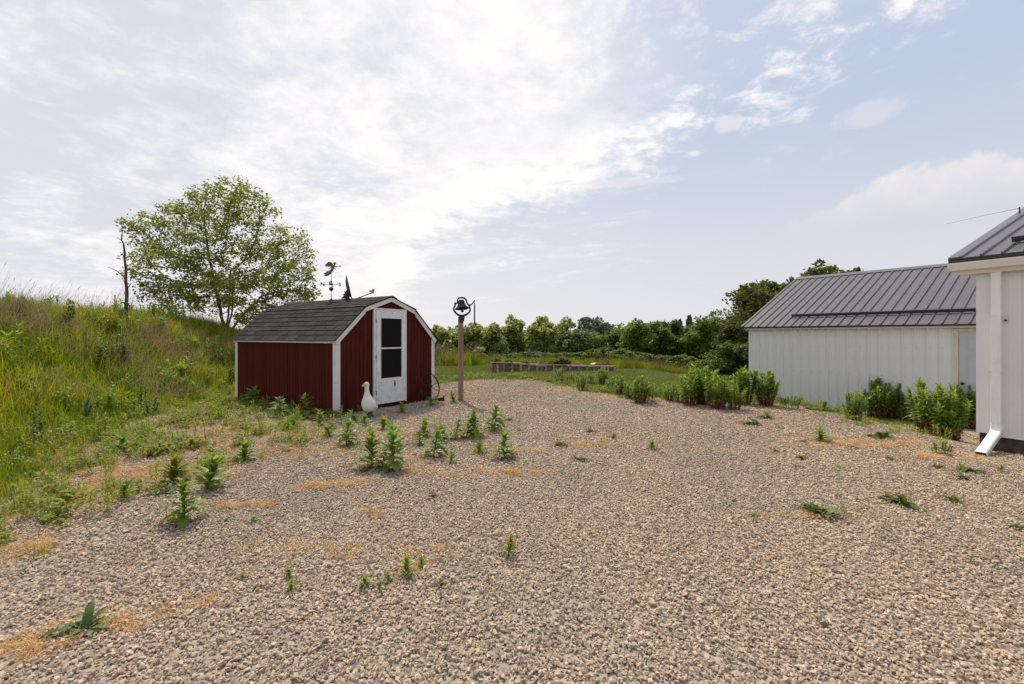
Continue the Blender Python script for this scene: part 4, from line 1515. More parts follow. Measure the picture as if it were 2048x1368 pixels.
def build_main_tree():
    b = Vector((-12.35, 20.0, 0))
    b.z = gz(b.x, b.y)
    t = thing('birch_tree', 'lone leafy multi stemmed tree on the grassy bank behind the red shed', 'tree', b)
    rng = np.random.default_rng(3)
    S = 20.0 / FPX

    def wp(px, py, d=0):
        return np.array([(px - CX) * S - b.x, d, EYE + (HY - py) * S - b.z])
    # crown: overlapping lobes placed round the stems
    lobes = [((430, 420), 1.5, 1.5, .9), ((350, 440), 1.5, 1.5, .9), ((308, 470), 1.1, 1.2, .7), ((510, 420), 1.3, 1.3, .9), ((555, 490), 1.4, 1.4, 1.0), ((380, 540), 1.6, 1.7, 1.1), ((470, 520), 1.9, 1.9, 1.3),
             ((355, 590), 1.0, 1.2, .75), ((590, 560), 1.2, 1.3, .9), ((560, 600), 1.1, 1.2, .7), ((480, 590), 1.5, 1.5, .9), ((420, 610), 1.1, 1.3, .6), ((405, 390), .9, .9, .75), ((485, 388), .8, .8, .7), ((270, 445), .7, .8, .5), ((615, 590), .6, .8, .6), ((330, 520), .9, .9, .6), ((335, 605), .9, 1.0, .6), ((400, 590), 1.2, 1.2, .9), ((530, 625), 1.2, 1.2, .6), ((600, 615), .8, 1.0, .6)]
    att = []
    for (c, rx, ry, rz), d in zip(lobes, [0, .8, .3, -.5, .6, -1.2, .9, -.4, -.3, .8, -1.5, 1.0, .4, -.4, 0, 0, 0, .3, 1.2, -.9, .2]):
        C = wp(*c, d)
        n = int(95 * rx * ry * rz) + 18
        q = rng.normal(size=(n, 3))
        q /= np.linalg.norm(q, axis=1)[:, None]
        q *= rng.uniform(.35, 1, n)[:, None] ** .45
        att += list(C + q * [rx, ry, rz])
    # four stems that lean apart from the base
    start = [((0, 0, -.2), -1), ((.05, 0, .3), 0)]
    tips = [((430, 560), -.1, (444, 640)), ((452, 540), .35, (454, 630)), ((475, 560), -.3, (466, 628)), ((520, 590), .2, (478, 636)), ((400, 500), .5, None)]
    for (c, d, c0) in tips:
        last = 1
        p0 = np.array([.05, 0, .3]) if c0 is None else wp(*c0, d * .3)
        if c0 is None:
            last = 1
        p1 = wp(*c, d)
        k = max(4, int(np.linalg.norm(p1 - p0) / .3))
        if c0 is not None:
            start.append((tuple(p0), 0))
            last = len(start) - 1
        for i in range(1, k + 1):
            q = i / k
            p = p0 + (p1 - p0) * q + rng.normal(size=3) * .025
            start.append((tuple(p), last))
            last = len(start) - 1
    pos, par = grow(start, att, .27, 2.2, .42, 90)
    me, r, kids = skeleton_mesh('trunk', pos, par, .0085, 2.35, MAT['barkpale'], .15)
    put('trunk', me, t)
    # leaves on the thin outer twigs
    P = []
    for i in range(len(pos)):
        if r[i] < .027 and pos[i][2] > .5 and (pos[i][2] > 1.5 or abs(pos[i][0]) > 1.0):
            k = 38 if not kids[i] else 27
            j = rng.normal(size=(k, 3)) * [.15, .15, .12]
            j[:, 2] -= .04
            P.append(pos[i] + j)
    P = np.concatenate(P)
    put('crown', quad_mesh('crown', leaf_quads(P, .115, .45, rng, .5), MAT['birchleaf']), t)
    print('birch nodes', len(pos), 'leaves', len(P))


build_main_tree()


def build_dead_sapling():
    Y = 14.0
    S = Y / FPX
    b = Vector(((250 - CX) * S, Y, 0))
    b.z = gz(b.x, b.y)
    t = thing('dead_sapling', 'leafless dead sapling standing on the grassy bank left of the leafy tree', 'tree', b)

    def pt(px, py, d=0):
        return Vector(((px - 250) * S, d, EYE + (HY - py) * S - b.z))
    tr = [(250.5, 645), (252, 612), (253.5, 585), (252.5, 560), (253, 540), (250.5, 520), (249, 500), (246, 487), (243.5, 480), (244.5, 465), (245, 449)]
    q = MB().tube([pt(x + random.uniform(-.6, .6), y, random.uniform(-.02, .02)) for x, y in tr], [.06, .05, .043, .038, .034, .030, .027, .022, .018, .013, .008], 8)
    q.build('trunk', MAT['deadbark'], t, True)
    for pts, rr in (([(243.5, 481), (240, 478), (236, 474.5)], .014), ([(252.5, 566), (247, 556), (238, 547), (228, 541), (217, 536), (206, 532.5)], .018), ([(252.5, 580), (260, 573), (266, 568), (271, 566)], .018), ([(253, 600), (262, 597), (270, 592), (279, 589)], .007),
                    ([(252, 575), (246, 560), (240, 550)], .007), ([(253, 556), (257, 552), (259, 546)], .008), ([(252, 538), (249, 535), (246, 536)], .008), ([(253, 546), (255.5, 544), (257, 541)], .009), ([(251, 590), (248, 580), (246, 562)], .006), ([(250, 512), (253, 508), (255, 507)], .008)):
        n = len(pts)
        d = random.uniform(-.2, .2)
        MB().tube([pt(x, y, d * i / n) for i, (x, y) in enumerate(pts)], [rr * (1 - .75 * i / (n - 1)) for i in range(n)], 5).build('branch', MAT['deadbark'], t, True)


build_dead_sapling()


def crown_variant(name, mat, seed, leaves, size, lobes=14, shape='round', flat=.8):
    """a crown about 2 units wide and 2 high, standing on z = 0"""
    rng = np.random.default_rng(seed)
    P = []
    cs = []
    for i in range(lobes):
        if shape == 'conifer':
            h = (i + .5) / lobes
            a = i * 2.4
            rad = .62 * (1 - h) + .05
            c = np.array([math.cos(a) * rad * .6, math.sin(a) * rad * .6, .15 + 1.8 * h])
            r = np.array([rad * .75, rad * .75, .14])
        elif shape == 'column':
            h = rng.uniform(.15, 1.75)
            c = np.array([*(rng.normal(size=2) * .24), h])
            c[:2] *= 1.9
            r = np.array([.46, .46, .42]) * rng.uniform(.7, 1.15)
        else:
            u = rng.normal(size=3)
            u /= np.linalg.norm(u)
            c = u * rng.uniform(.30, .72) * [1, 1, .92] + [0, 0, .95]
            r = np.array([.46, .46, .46 * flat]) * rng.uniform(.65, 1.25)
        cs.append((c, r))
        n = int(leaves / lobes)
        q = rng.normal(size=(n, 3))
        q /= np.linalg.norm(q, axis=1)[:, None]
        rr = rng.uniform(.25, 1, n)[:, None] ** .4
        # clump the leaves: pull them towards a few twig ends of the lobe
        tw = rng.normal(size=(max(6, n // 45), 3))
        tw /= np.linalg.norm(tw, axis=1)[:, None]
        tw *= rng.uniform(.55, 1.08, len(tw))[:, None]
        pick = tw[rng.integers(0, len(tw), n)]
        mixf = rng.uniform(.35, .95, n)[:, None]
        q = q * rr * (1 - mixf) * .9 + pick * mixf
        P.append(c + q * r)
    P = np.concatenate(P)
    P = P[P[:, 2] > .02]
    me = quad_mesh(name, leaf_quads(P, size, .6, rng, .2), mat)
    return me, cs


def trunk_variant(cs, seed, mat):
    rng = np.random.default_rng(seed)
    m = MB()
    m.tube([(0, 0, -.9), (.01, 0, .1), (.0, .02, .9), (.02, 0, 1.35)], [.055, .045, .03, .012], 7)
    for c, r in cs[:9]:
        z0 = rng.uniform(.0, .7)
        m.tube([(0, 0, z0), tuple(np.array([c[0] * .5, c[1] * .5, (z0 + c[2]) * .5 + .05])), tuple(c)], [.022, .015, .006], 5)
    return m.mesh('trunk', mat, True)


VAR = {}
for nm, mat, seed, leaves, size, lobes, shp, flat in (('pale', 'leaf_pale', 21, 9000, .115, 22, 'round', .75), ('pale2', 'leaf_pale', 22, 9000, .115, 20, 'column', .9), ('mid', 'leaf_mid', 23, 11000, .085, 22, 'round', .85), ('mid2', 'leaf_mid', 24, 11000, .085, 20, 'round', .9),
                                                     ('dark', 'leaf_dark', 25, 11000, .085, 22, 'round', .85), ('brown', 'leaf_brown', 26, 14000, .075, 30, 'round', .7), ('yellow', 'leaf_yellow', 27, 6000, .11, 14, 'round', .9), ('far', 'leaf_haze', 28, 7000, .11, 16, 'round', .9),
                                                     ('conifer', 'leaf_haze', 29, 7000, .10, 40, 'conifer', 1), ('shrub', 'leaf_mid', 30, 7000, .11, 15, 'round', .8)):
    cm, cs = crown_variant('crown', MAT[mat], seed, leaves, size, lobes, shp, flat)
    VAR[nm] = (cm, trunk_variant(cs, seed, MAT['bark']))


def tree(px, top, wpx, Y, var, label, name='leafy_tree', cat='tree', group='trees of the wood beyond the lawn', sink=0.15, rz=None):
    S = Y / FPX
    b = Vector(((px - CX) * S, Y, 0))
    b.z = gz(b.x, b.y)
    H = EYE + (HY - top) * S - b.z
    w = wpx * S / 2 / .98 * (1.5 if Y > 27 and wpx < 72 else 1.22)
    t = thing(name, label, cat, b, 0, group)
    a = random.uniform(0, 6.28) if rz is None else rz
    cm, tm = VAR[var]
    M = Matrix.Translation((0, 0, H * sink)) @ Matrix.Rotation(a, 4, 'Z') @ Matrix.Diagonal((w, w, H * (1 - sink) / 1.74, 1))
    put('crown', cm, t, M)
    put('trunk', tm, t, M)
    return t


def build_woods():
    P = [
        # the pale clustered trees behind the bell post and the garden beds
        (872, 656, 62, 36, 'pale', 'pale green tree at the left end of the wood beside the shed roof'),
        (903, 660, 56, 34, 'pale2', 'pale green tree just left of the bell post'),
        (948, 647, 50, 35, 'pale', 'pale leafed tree just right of the bell post, slightly taller than its neighbours'),
        (978, 655, 56, 33, 'pale2', 'pale leafed tree above the left end of the raised beds'),
        (1014, 644, 60, 35, 'pale', 'tall pale leafed tree above the second raised bed'),
        (1047, 643, 58, 36, 'pale2', 'tall pale leafed tree above the third raised bed'),
        (1082, 646, 56, 34, 'pale', 'pale leafed tree behind the wire trellis'),
        (1112, 645, 56, 35, 'pale2', 'pale leafed tree above the longest raised bed'),
        (1141, 658, 62, 31, 'dark', 'dark round tree at the right end of the pale trees'),
        (1178, 662, 60, 32, 'mid', 'mid green tree below the tall far tree'),
        (1216, 662, 56, 33, 'dark', 'dark tree between the yellow shrub and the big round tree'),
        (1256, 644, 60, 34, 'mid', 'narrow mid green tree left of the big round tree'),
        (1300, 624, 104, 29, 'mid2', 'big round green tree right of the raised beds'),
        (1342, 636, 66, 30, 'dark', 'dark green tree touching the big round tree on its right'),
        (1386, 652, 66, 29, 'mid', 'low green tree below the far conifers'),
        (1418, 618, 76, 29, 'mid2', 'tall upright green tree left of the bronze tree'),
        (1456, 616, 80, 30, 'mid', 'tall green tree partly behind the bronze leafed tree'),
        (1492, 628, 110, 21.0, 'brown', 'bronze leafed tree beside the left corner of the outbuilding'),
        (1470, 680, 100, 20.0, 'dark', 'low dark tree at the foot of the bronze tree'),
    ]
    P += [
        (890, 652, 60, 44, 'mid', 'tree in the back row of the wood, above the shed roof end'),
        (930, 652, 60, 45, 'pale', 'tree in the back row right behind the bell'),
        (965, 650, 60, 43, 'mid', 'back row tree between the two pale trees right of the bell'),
        (1000, 648, 62, 44, 'mid2', 'back row tree left of the tall pale ones'),
        (1066, 647, 62, 45, 'mid', 'back row tree in the middle of the pale trees'),
        (1128, 652, 62, 42, 'pale', 'back row tree behind the right end of the pale trees'),
        (1200, 655, 66, 42, 'mid2', 'back row tree below the far hazy pair'),
        (1235, 654, 62, 40, 'dark', 'back row dark tree behind the narrow mid green one'),
        (1275, 644, 66, 38, 'mid', 'back row tree peeking left of the big round tree'),
        (1325, 640, 66, 38, 'dark', 'back row tree peeking right of the big round tree'),
        (1400, 640, 70, 36, 'mid2', 'back row tree left of the tall upright green tree'),
        (1440, 632, 70, 37, 'dark', 'back row dark tree between the two tall green ones'),
    ]
    for px, top, w, Y, v, lab in P:
        tree(px, top, w, Y, v, lab)
    tree(1545, 540, 170, 24, 'brown', 'large bronze leafed tree rising behind the left end of the metal roof', sink=.12)
    tree(1625, 514, 210, 26, 'brown', 'tallest bronze leafed tree peeking over the metal roof ridge', sink=.12)
    tree(1700, 518, 130, 29, 'brown', 'bronze tree top showing beside the right of the tallest one', sink=.12)
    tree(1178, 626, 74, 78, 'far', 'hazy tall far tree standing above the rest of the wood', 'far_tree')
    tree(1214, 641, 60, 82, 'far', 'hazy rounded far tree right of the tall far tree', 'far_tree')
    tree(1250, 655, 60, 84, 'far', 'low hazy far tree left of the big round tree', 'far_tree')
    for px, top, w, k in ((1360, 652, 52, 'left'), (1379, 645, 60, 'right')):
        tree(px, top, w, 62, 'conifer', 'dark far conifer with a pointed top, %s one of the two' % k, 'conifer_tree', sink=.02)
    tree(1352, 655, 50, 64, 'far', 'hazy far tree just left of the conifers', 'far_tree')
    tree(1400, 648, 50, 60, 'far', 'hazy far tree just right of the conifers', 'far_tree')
    # shrubs along the edge of the lawn
    g = 'shrubs along the edge of the lawn'
    for px, top, w, Y, v, lab in ((1186, 698, 50, 25.5, 'yellow', 'yellow green shrub right behind the raised beds'), (1208, 692, 40, 26.2, 'dark', 'dark shrub touching the yellow green shrub'), (1240, 694, 60, 25.5, 'shrub', 'mid green shrub right of the yellow green one'),
                                  (1278, 700, 60, 26, 'shrub', 'rounded shrub below the big round tree'), (1322, 708, 56, 26, 'dark', 'dark shrub below the dark green tree'), (1362, 705, 56, 25, 'shrub', 'leafy shrub in the middle of the lawn edge'),
                                  (1372, 731, 36, 23.2, 'yellow', 'small pale dry looking shrub at the lawn edge'), (1402, 716, 56, 23.4, 'shrub', 'spreading shrub before the low dark tree'), (1440, 722, 54, 21.8, 'shrub', 'leafy shrub nearest the left end of the outbuilding'),
                                  (1478, 716, 50, 20.0, 'dark', 'dark shrub against the left corner of the outbuilding'),
                                  (960, 706, 40, 28.5, 'yellow', 'small yellow green shrub left of the raised beds'), (992, 706, 34, 27.5, 'shrub', 'small shrub behind the leftmost raised bed'), (1118, 704, 60, 28.5, 'dark', 'dark shrub behind the longest raised bed'),
                                  (1066, 702, 50, 29, 'dark', 'dark shrub behind the wire trellis'), (1028, 704, 50, 29, 'dark', 'dark shrub behind the second raised bed'), (1150, 702, 50, 29, 'dark', 'dark shrub left of the yellow green shrub')):
        tree(px, top, w, Y, v, lab, 'shrub', 'shrub', g, .0)
    # what grows in the beds
    for k, (px, top, w, Y, v, lab) in enumerate(((1016, 716, 18, 20.6, 'shrub', 'leafy plants growing in the second raised bed'), (1052, 718, 20, 20.6, 'shrub', 'leafy plant in the third raised bed'), (1103, 718, 18, 20.8, 'shrub', 'green plant at the left end of the longest bed'),
                                                 (1122, 713, 34, 21.0, 'yellow', 'bushy yellow green plant in the longest raised bed'), (1134, 716, 18, 21.0, 'yellow', 'small yellow plant at the right end of the longest bed'), (994, 712, 20, 20.6, 'shrub', 'tall thin plant in the leftmost raised bed'))):
        t = tree(px, top, w, Y, v, lab, 'garden_plant', 'plant', 'plants in the raised beds', .0)


build_woods()


# ------------------------------------------------------------------ leaves of the weeds
def leaf_shape(name, mat, width=.3, lobes=0.0, n=9, droop=.35, fold=.25, seed=0, tipw=.8, stalk=.1):
    """one leaf of length 1 along +y, arched, folded along its midrib, with a toothed or lobed edge"""
    r = random.Random(seed)
    V, F = [], []
    for i in range(n + 1):
        t = i / n
        w = width * max(0.02, math.sin(math.pi * min(1, (t * .97 + .0))) ** tipw) * .5
        if t < stalk:
            w = width * .06
        k = 1 - lobes * (i % 2) * (1 if 0 < i < n else 0) * r.uniform(.75, 1.15)
        w *= max(.15, k)
        z = .16 * math.sin(t * 2.2) - droop * t * t
        wave = .02 * math.sin(i * 2.3 + seed)
        sh = .05 * (i % 2) * (1 if lobes else 0)
        V += [(-w, t - sh, z + fold * w + wave), (0, t, z), (w, t - sh, z + fold * w - wave)]
    for i in range(n):
        a = 3 * i
        F += [(a, a + 1, a + 4, a + 3), (a + 1, a + 2, a + 5, a + 4)]
    return shared(name, V, F, mat)


LEAF = {
    'lobed': [leaf_shape('leaf', MAT['weed'], .46, .42, 10, .45, .3, i) for i in range(3)],
    'lance': [leaf_shape('leaf', MAT['weed'], .25, 0, 5, .4, .3, i + 5) for i in range(2)],
    'broad': [leaf_shape('leaf', MAT['weed_d'], .40, .16, 14, .42, .14, i + 9, .7) for i in range(3)],
}
ARR = {}
for k_, ms in LEAF.items():
    ARR[k_] = [(np.array([v.co[:] for v in me.vertices]), [tuple(p.vertices) for p in me.polygons]) for me in ms]


def joined(name, leaves, mat, r):
    m = MB()
    for k, M in leaves:
        v, f = r.choice(ARR[k])
        A = np.array(M)
        q = v @ A[:3, :3].T + A[:3, 3]
        m.add(q.tolist(), f)
    return m.mesh(name, mat)


# ------------------------------------------------------------------ grass
def blade(m, base, h, w, lean, az, segs=3, curl=.5):
    b = np.array(base, float)
    d = np.array([math.cos(az), math.sin(az), 0])
    s = np.array([-d[1], d[0], 0])
    vs = []
    for i in range(segs + 1):
        t = i / segs
        c = b + d * (lean * h * (t * (1 - curl) + curl * t * t)) + np.array([0, 0, h * (t - .22 * lean * t * t)])
        ww = w * (1 - t) ** .7 * .5
        if i == segs:
            vs.append(c)
        else:
            vs += [c - s * ww, c + s * ww]
    fs = [(2 * i, 2 * i + 1, 2 * i + 3, 2 * i + 2) for i in range(segs - 1)] + [(2 * segs - 2, 2 * segs - 1, 2 * segs)]
    m.add(vs, fs)


def grass_clump(name, n, h, w, spread, lean, mat, seed, segs=3, heads=False):
    r = random.Random(seed)
    m = MB()
    for i in range(n):
        a, q = r.uniform(0, 6.28), spread * math.sqrt(r.random())
        hh = h * r.uniform(.55, 1.1)
        az = r.uniform(0, 6.28)
        blade(m, (q * math.cos(a), q * math.sin(a), -.02), hh, w * r.uniform(.7, 1.3), lean * r.uniform(.2, 1.3), az, segs)
        if heads:
            d = Vector((math.cos(az), math.sin(az), 0))
    return m.mesh(name, mat)


def stalk_clump(name, n, h, seed, mat, spread=.3, wdt=.0045):
    r = random.Random(seed)
    m = MB()
    for i in range(n):
        a, q = r.uniform(0, 6.28), spread * math.sqrt(r.random())
        hh = h * r.uniform(.6, 1.1)
        ln = r.uniform(.1, .55)
        az = r.gauss(.0, .5)
        b = Vector((q * math.cos(a), q * math.sin(a), 0))
        p = b + Vector((math.cos(az) * ln * hh, math.sin(az) * ln * hh, hh))
        mid = (b + p) / 2 + Vector((-math.cos(az) * .05 * hh, -math.sin(az) * .05 * hh, .02))
        m.tube([b, mid, p], [wdt * .6, wdt * .45, wdt * .28], 3, cap=False)
        d = (p - mid).normalized()
        if i % 3 == 0 or wdt > .01:
            m.tube([p - d * .12 * hh, p - d * .05 * hh, p + d * .02], [wdt * .5, wdt * 1.0, .001], 4, cap=False)
    return m.mesh(name, mat)


def rand_pts(n, x0, x1, y0, y1, f):
    x, y = RNG.uniform(x0, x1, n), RNG.uniform(y0, y1, n)
    k = RNG.random(n) < f(x, y)
    return x[k], y[k]


def on_ground(x, y, dz=0.0):
    return np.stack([x, y, G(x, y) + dz], 1)


def spin(n, tilt=.08):
    return np.stack([RNG.normal(0, tilt, n), RNG.normal(0, tilt, n), RNG.uniform(0, 6.28, n)], 1)


def shed_clear(x, y):
    """1 outside the footprint of the shed"""
    dx, dy = x - SHED_O.x, y - SHED_O.y
    u = dx * .552 + dy * .834
    v = -dx * .834 + dy * .552
    return ~((u > -.03) & (u < SW + .03) & (v > -.03) & (v < SL + .03))


def near_clear(x, y):
    dx, dy = x - NB_O.x, y - NB_O.y
    return ~(((dx * .489 - dy * .872) > -.05) & ((dx * .872 + dy * .489) > -.05))


def ob_clear(x, y):
    dx, dy = x - OB_O.x, y - OB_O.y
    u, v = dx * .593 - dy * .805, dx * .805 + dy * .593
    return ~((u > -.05) & (u < 5.8) & (v > -.05) & (v < 7.4))


def clear(x, y):
    return shed_clear(x, y) & near_clear(x, y) & ob_clear(x, y)


def bank_height(x, y):
    """how tall the meadow grows: 0 at the toe, full on the bank"""
    d = toe(y) - x
    return sst(-.9, 1.4, d)


def build_grass():
    HILLPT = {q: gp(*q) for q in ((235, 730), (320, 700), (270, 760), (40, 660), (100, 655), (215, 655), (410, 705), (300, 790), (120, 800))}

    def fd(x, y):
        a = np.zeros_like(x)
        for px, py, rx, ry, k in ((235, 730, .9, .8, .9), (320, 700, 1.2, 1.0, .8), (270, 760, .8, .5, .7), (40, 660, 1.3, .7, 1.0), (100, 655, 1.0, .6, .8), (215, 655, .7, .7, .4), (410, 705, .9, .9, .5), (300, 790, .9, .5, .7), (120, 800, .5, .4, .5)):
            c = HILLPT[(px, py)]
            a = np.maximum(a, k * np.exp(-((x - c.x) / rx) ** 2 - ((y - c.y) / ry) ** 2))
        return np.clip(a + .0, 0, 1) * clear(x, y) * (toe(y) - x > -.6)

    src = [grass_clump('meadow_clump', 13, .50, .017, .13, .6, MAT['grass'], 100 + i) for i in range(6)]
    f = lambda x, y: sst(-1.3, .3, toe(y) - x + .4 * wob(x, y, .6)) * clear(x, y) * (x / y > -1.5)
    x, y = rand_pts(46000, -24, -3.0, 2.0, 24, lambda x, y: f(x, y) * np.clip(1.15 - y / 40, .3, 1))
    kk = RNG.random(len(x)) > .85 * fd(x, y)
    x, y = x[kk], y[kk]
    h = (.25 + .80 * bank_height(x, y)) * RNG.uniform(.7, 1.25, len(x)) * (1 + .25 * wob(x, y, 1.1, 5))
    s = np.stack([np.clip(h, .4, 1.3), np.clip(h, .4, 1.3), h], 1)
    scatter('meadow_grass', on_ground(x, y), spin(len(x), .12), s, RNG.integers(0, 6, len(x)), src, 'tall green meadow grass covering the bank on the left')
    print('meadow', len(x))
    # dry brown grass: drifts on the bank; at far left its brown imitates shade under the crest
    src = [grass_clump('dry_clump', 16, .55, .009, .16, 1.0, MAT['grassbrown'], 200 + i) for i in range(4)]

    x, y = rand_pts(30000, -16, -4, 4, 17, lambda x, y: fd(x, y) * .34)
    h = RNG.uniform(.6, 1.15, len(x)) * (.45 + .6 * bank_height(x, y))
    scatter('dry_grass_and_shade', on_ground(x, y, .12), np.stack([RNG.normal(.25, .35, len(x)), RNG.normal(.3, .35, len(x)), RNG.uniform(-.9, .9, len(x))], 1), h, RNG.integers(0, 4, len(x)), src, 'drifts of bent brown dead grass on the bank, some imitating shade under the crest')
    # broad leafed plants among the meadow grass
    rr = random.Random(77)
    src = []
    for i in range(4):
        ls = []
        for s in range(3):
            cx, cy, hh = rr.gauss(0, .08), rr.gauss(0, .08), rr.uniform(.35, .6)
            for k in range(22):
                t = .25 + .75 * (k + .5) / 22
                L = rr.uniform(.08, .16)
                ls.append(('lance' if i < 2 else 'lobed', Matrix.Translation((cx, cy, hh * t)) @ Matrix.Rotation(k * 2.4, 4, 'Z') @ Matrix.Rotation(R(10 + 50 * t + rr.uniform(-12, 12)), 4, 'X') @ Matrix.Diagonal((L, L, L, 1))))
        src.append(joined('meadow_weed', ls, MAT[('weed_m', 'weed_y', 'weed_m', 'leaf_dark')[i]], rr))
    x, y = rand_pts(9000, -16, -4, 3, 17, lambda x, y: f(x, y) * .13 * np.clip(.3 + .9 * wob(x, y, 1.0, 6.5), 0, 1) * (1 - .7 * fd(x, y)))
    scatter('meadow_weeds', on_ground(x, y, .02), spin(len(x), .15), RNG.uniform(.6, 1.25, len(x)) * (.5 + .6 * bank_height(x, y)), RNG.integers(0, 4, len(x)), src, 'broad leafed wild plants among the meadow grass')
    # seed stalks along the crest
    src = [stalk_clump('stalk_clump', 7, 1.05, 300 + i, MAT['stalk']) for i in range(5)]
    x, y = rand_pts(5200, -19, -8, 6, 22, lambda x, y: sst(3.0, 4.8, toe(y) - x) * .15 * (x / y > -1.5))
    scatter('seed_stalks', on_ground(x, y, .02), np.stack([RNG.normal(0, .1, len(x)), RNG.normal(0, .1, len(x)), RNG.normal(0, .5, len(x))], 1), RNG.uniform(.6, 1.3, len(x)) * np.interp(y, [10, 20], [1.0, .7]), RNG.integers(0, 5, len(x)), src, 'thin brown seed stalks standing along the crest of the bank')
    # short lawn beyond the gravel
    src = [grass_clump('lawn_clump', 22, .085, .010, .16, .7, MAT['lawn'], 400 + i, 2) for i in range(4)]
    fl = lambda x, y: (1 - gravel_mask(x, y)) * (toe(y) - x < .6) * (y > 10) * clear(x, y) * np.clip(1.2 - y / 60, .3, 1)
    x, y = rand_pts(52000, -9, 16, 10.5, 32, fl)
    scatter('lawn_grass', on_ground(x, y), spin(len(x)), RNG.uniform(.7, 1.5, len(x)) * (1 + .8 * (wob(x, y, 1.5, 4) > .55)), RNG.integers(0, 4, len(x)), src, 'short lawn grass beyond the gravel')
    print('lawn', len(x))
    # taller seeding grass: a clump behind the bell post and a strip along the right edge of the lawn
    src = [grass_clump('tall_clump', 16, .62, .018, .16, .4, MAT['grass'], 500 + i) for i in range(4)] + [stalk_clump('tall_stalk', 9, .75, 520 + i, MAT['stalk'], .2, .012) for i in range(3)]
    xs, ys, hs = [], [], []
    for (xa, xb, Y, dy, n, hh) in ((855, 948, 24.5, 1.3, 700, 1.2), (948, 985, 25.0, .9, 160, .8), (1226, 1420, 22.4, .8, 620, .75), (1150, 1240, 24.2, .7, 200, .7), (985, 1150, 26.0, 1.0, 320, .8)):
        q = RNG.uniform(0, 1, n)
        y = Y + RNG.normal(0, dy * .5, n) - (1.6 * q if xa == 1226 else 0)
        px = xa + (xb - xa) * q
        xs.append((px - CX) / FPX * y)
        ys.append(y)
        hs.append(hh * RNG.uniform(.6, 1.15, n))
    x, y, h = np.concatenate(xs), np.concatenate(ys), np.concatenate(hs)
    scatter('tall_grass', on_ground(x, y), spin(len(x), .1), h, np.where(RNG.random(len(x)) < .88, RNG.integers(0, 4, len(x)), RNG.integers(4, 7, len(x))), src, 'tall seeding grass at the far edge of the lawn')


build_grass()


# ------------------------------------------------------------------ gravel
def stone_mesh(seed):
    import bmesh
    r = np.random.default_rng(seed)
    P = r.normal(size=(13, 3))
    P /= np.linalg.norm(P, axis=1)[:, None]
    P *= np.array([1, r.uniform(.62, .9), r.uniform(.42, .7)]) * r.uniform(.8, 1.1, (13, 1))
    bm = bmesh.new()
    for p in P:
        bm.verts.new(p)
    res = bmesh.ops.convex_hull(bm, input=bm.verts)
    bmesh.ops.delete(bm, geom=[g for g in res['geom_interior'] if isinstance(g, bmesh.types.BMVert)], context='VERTS')
    me = bpy.data.meshes.new('stone')
    bm.to_mesh(me)
    bm.free()
    me.materials.append(MAT['stone'])
    return me


def build_gravel():
    src = [stone_mesh(i) for i in range(12)]
    n = 1200000
    x, y = RNG.uniform(-9, 9.5, n), RNG.uniform(.9, 17, n)
    dens = np.interp(y, [0, 4, 6.5, 9, 12, 17], [1.0, 1.0, .62, .40, .28, .2])
    keep = (RNG.random(n) < dens * gravel_mask(x, y)) & (np.abs(x) < 1.34 * y + 1.3) & clear(x, y)
    # on the weedy left side the stones thin out
    thin = sst(2.8, .6, x - toe(y)) * .55
    keep &= RNG.random(n) > thin * (wob(x, y, .5, 9) > -.1)
    x, y = x[keep], y[keep]
    s = np.clip(RNG.lognormal(math.log(.0100), .30, len(x)), .008, .031) * np.interp(y, [0, 5, 9, 17], [1, 1.1, 1.45, 1.85])
    z = np.abs(RNG.normal(0, .009, len(x)))
    rot = np.stack([RNG.normal(0, .45, len(x)), RNG.normal(0, .45, len(x)), RNG.uniform(0, 6.28, len(x))], 1)
    scatter('gravel', on_ground(x, y) + np.stack([0 * x, 0 * x, z], 1), rot, s, RNG.integers(0, 12, len(x)), src, 'crushed pale limestone gravel covering the yard')
    print('stones', len(x))


build_gravel()


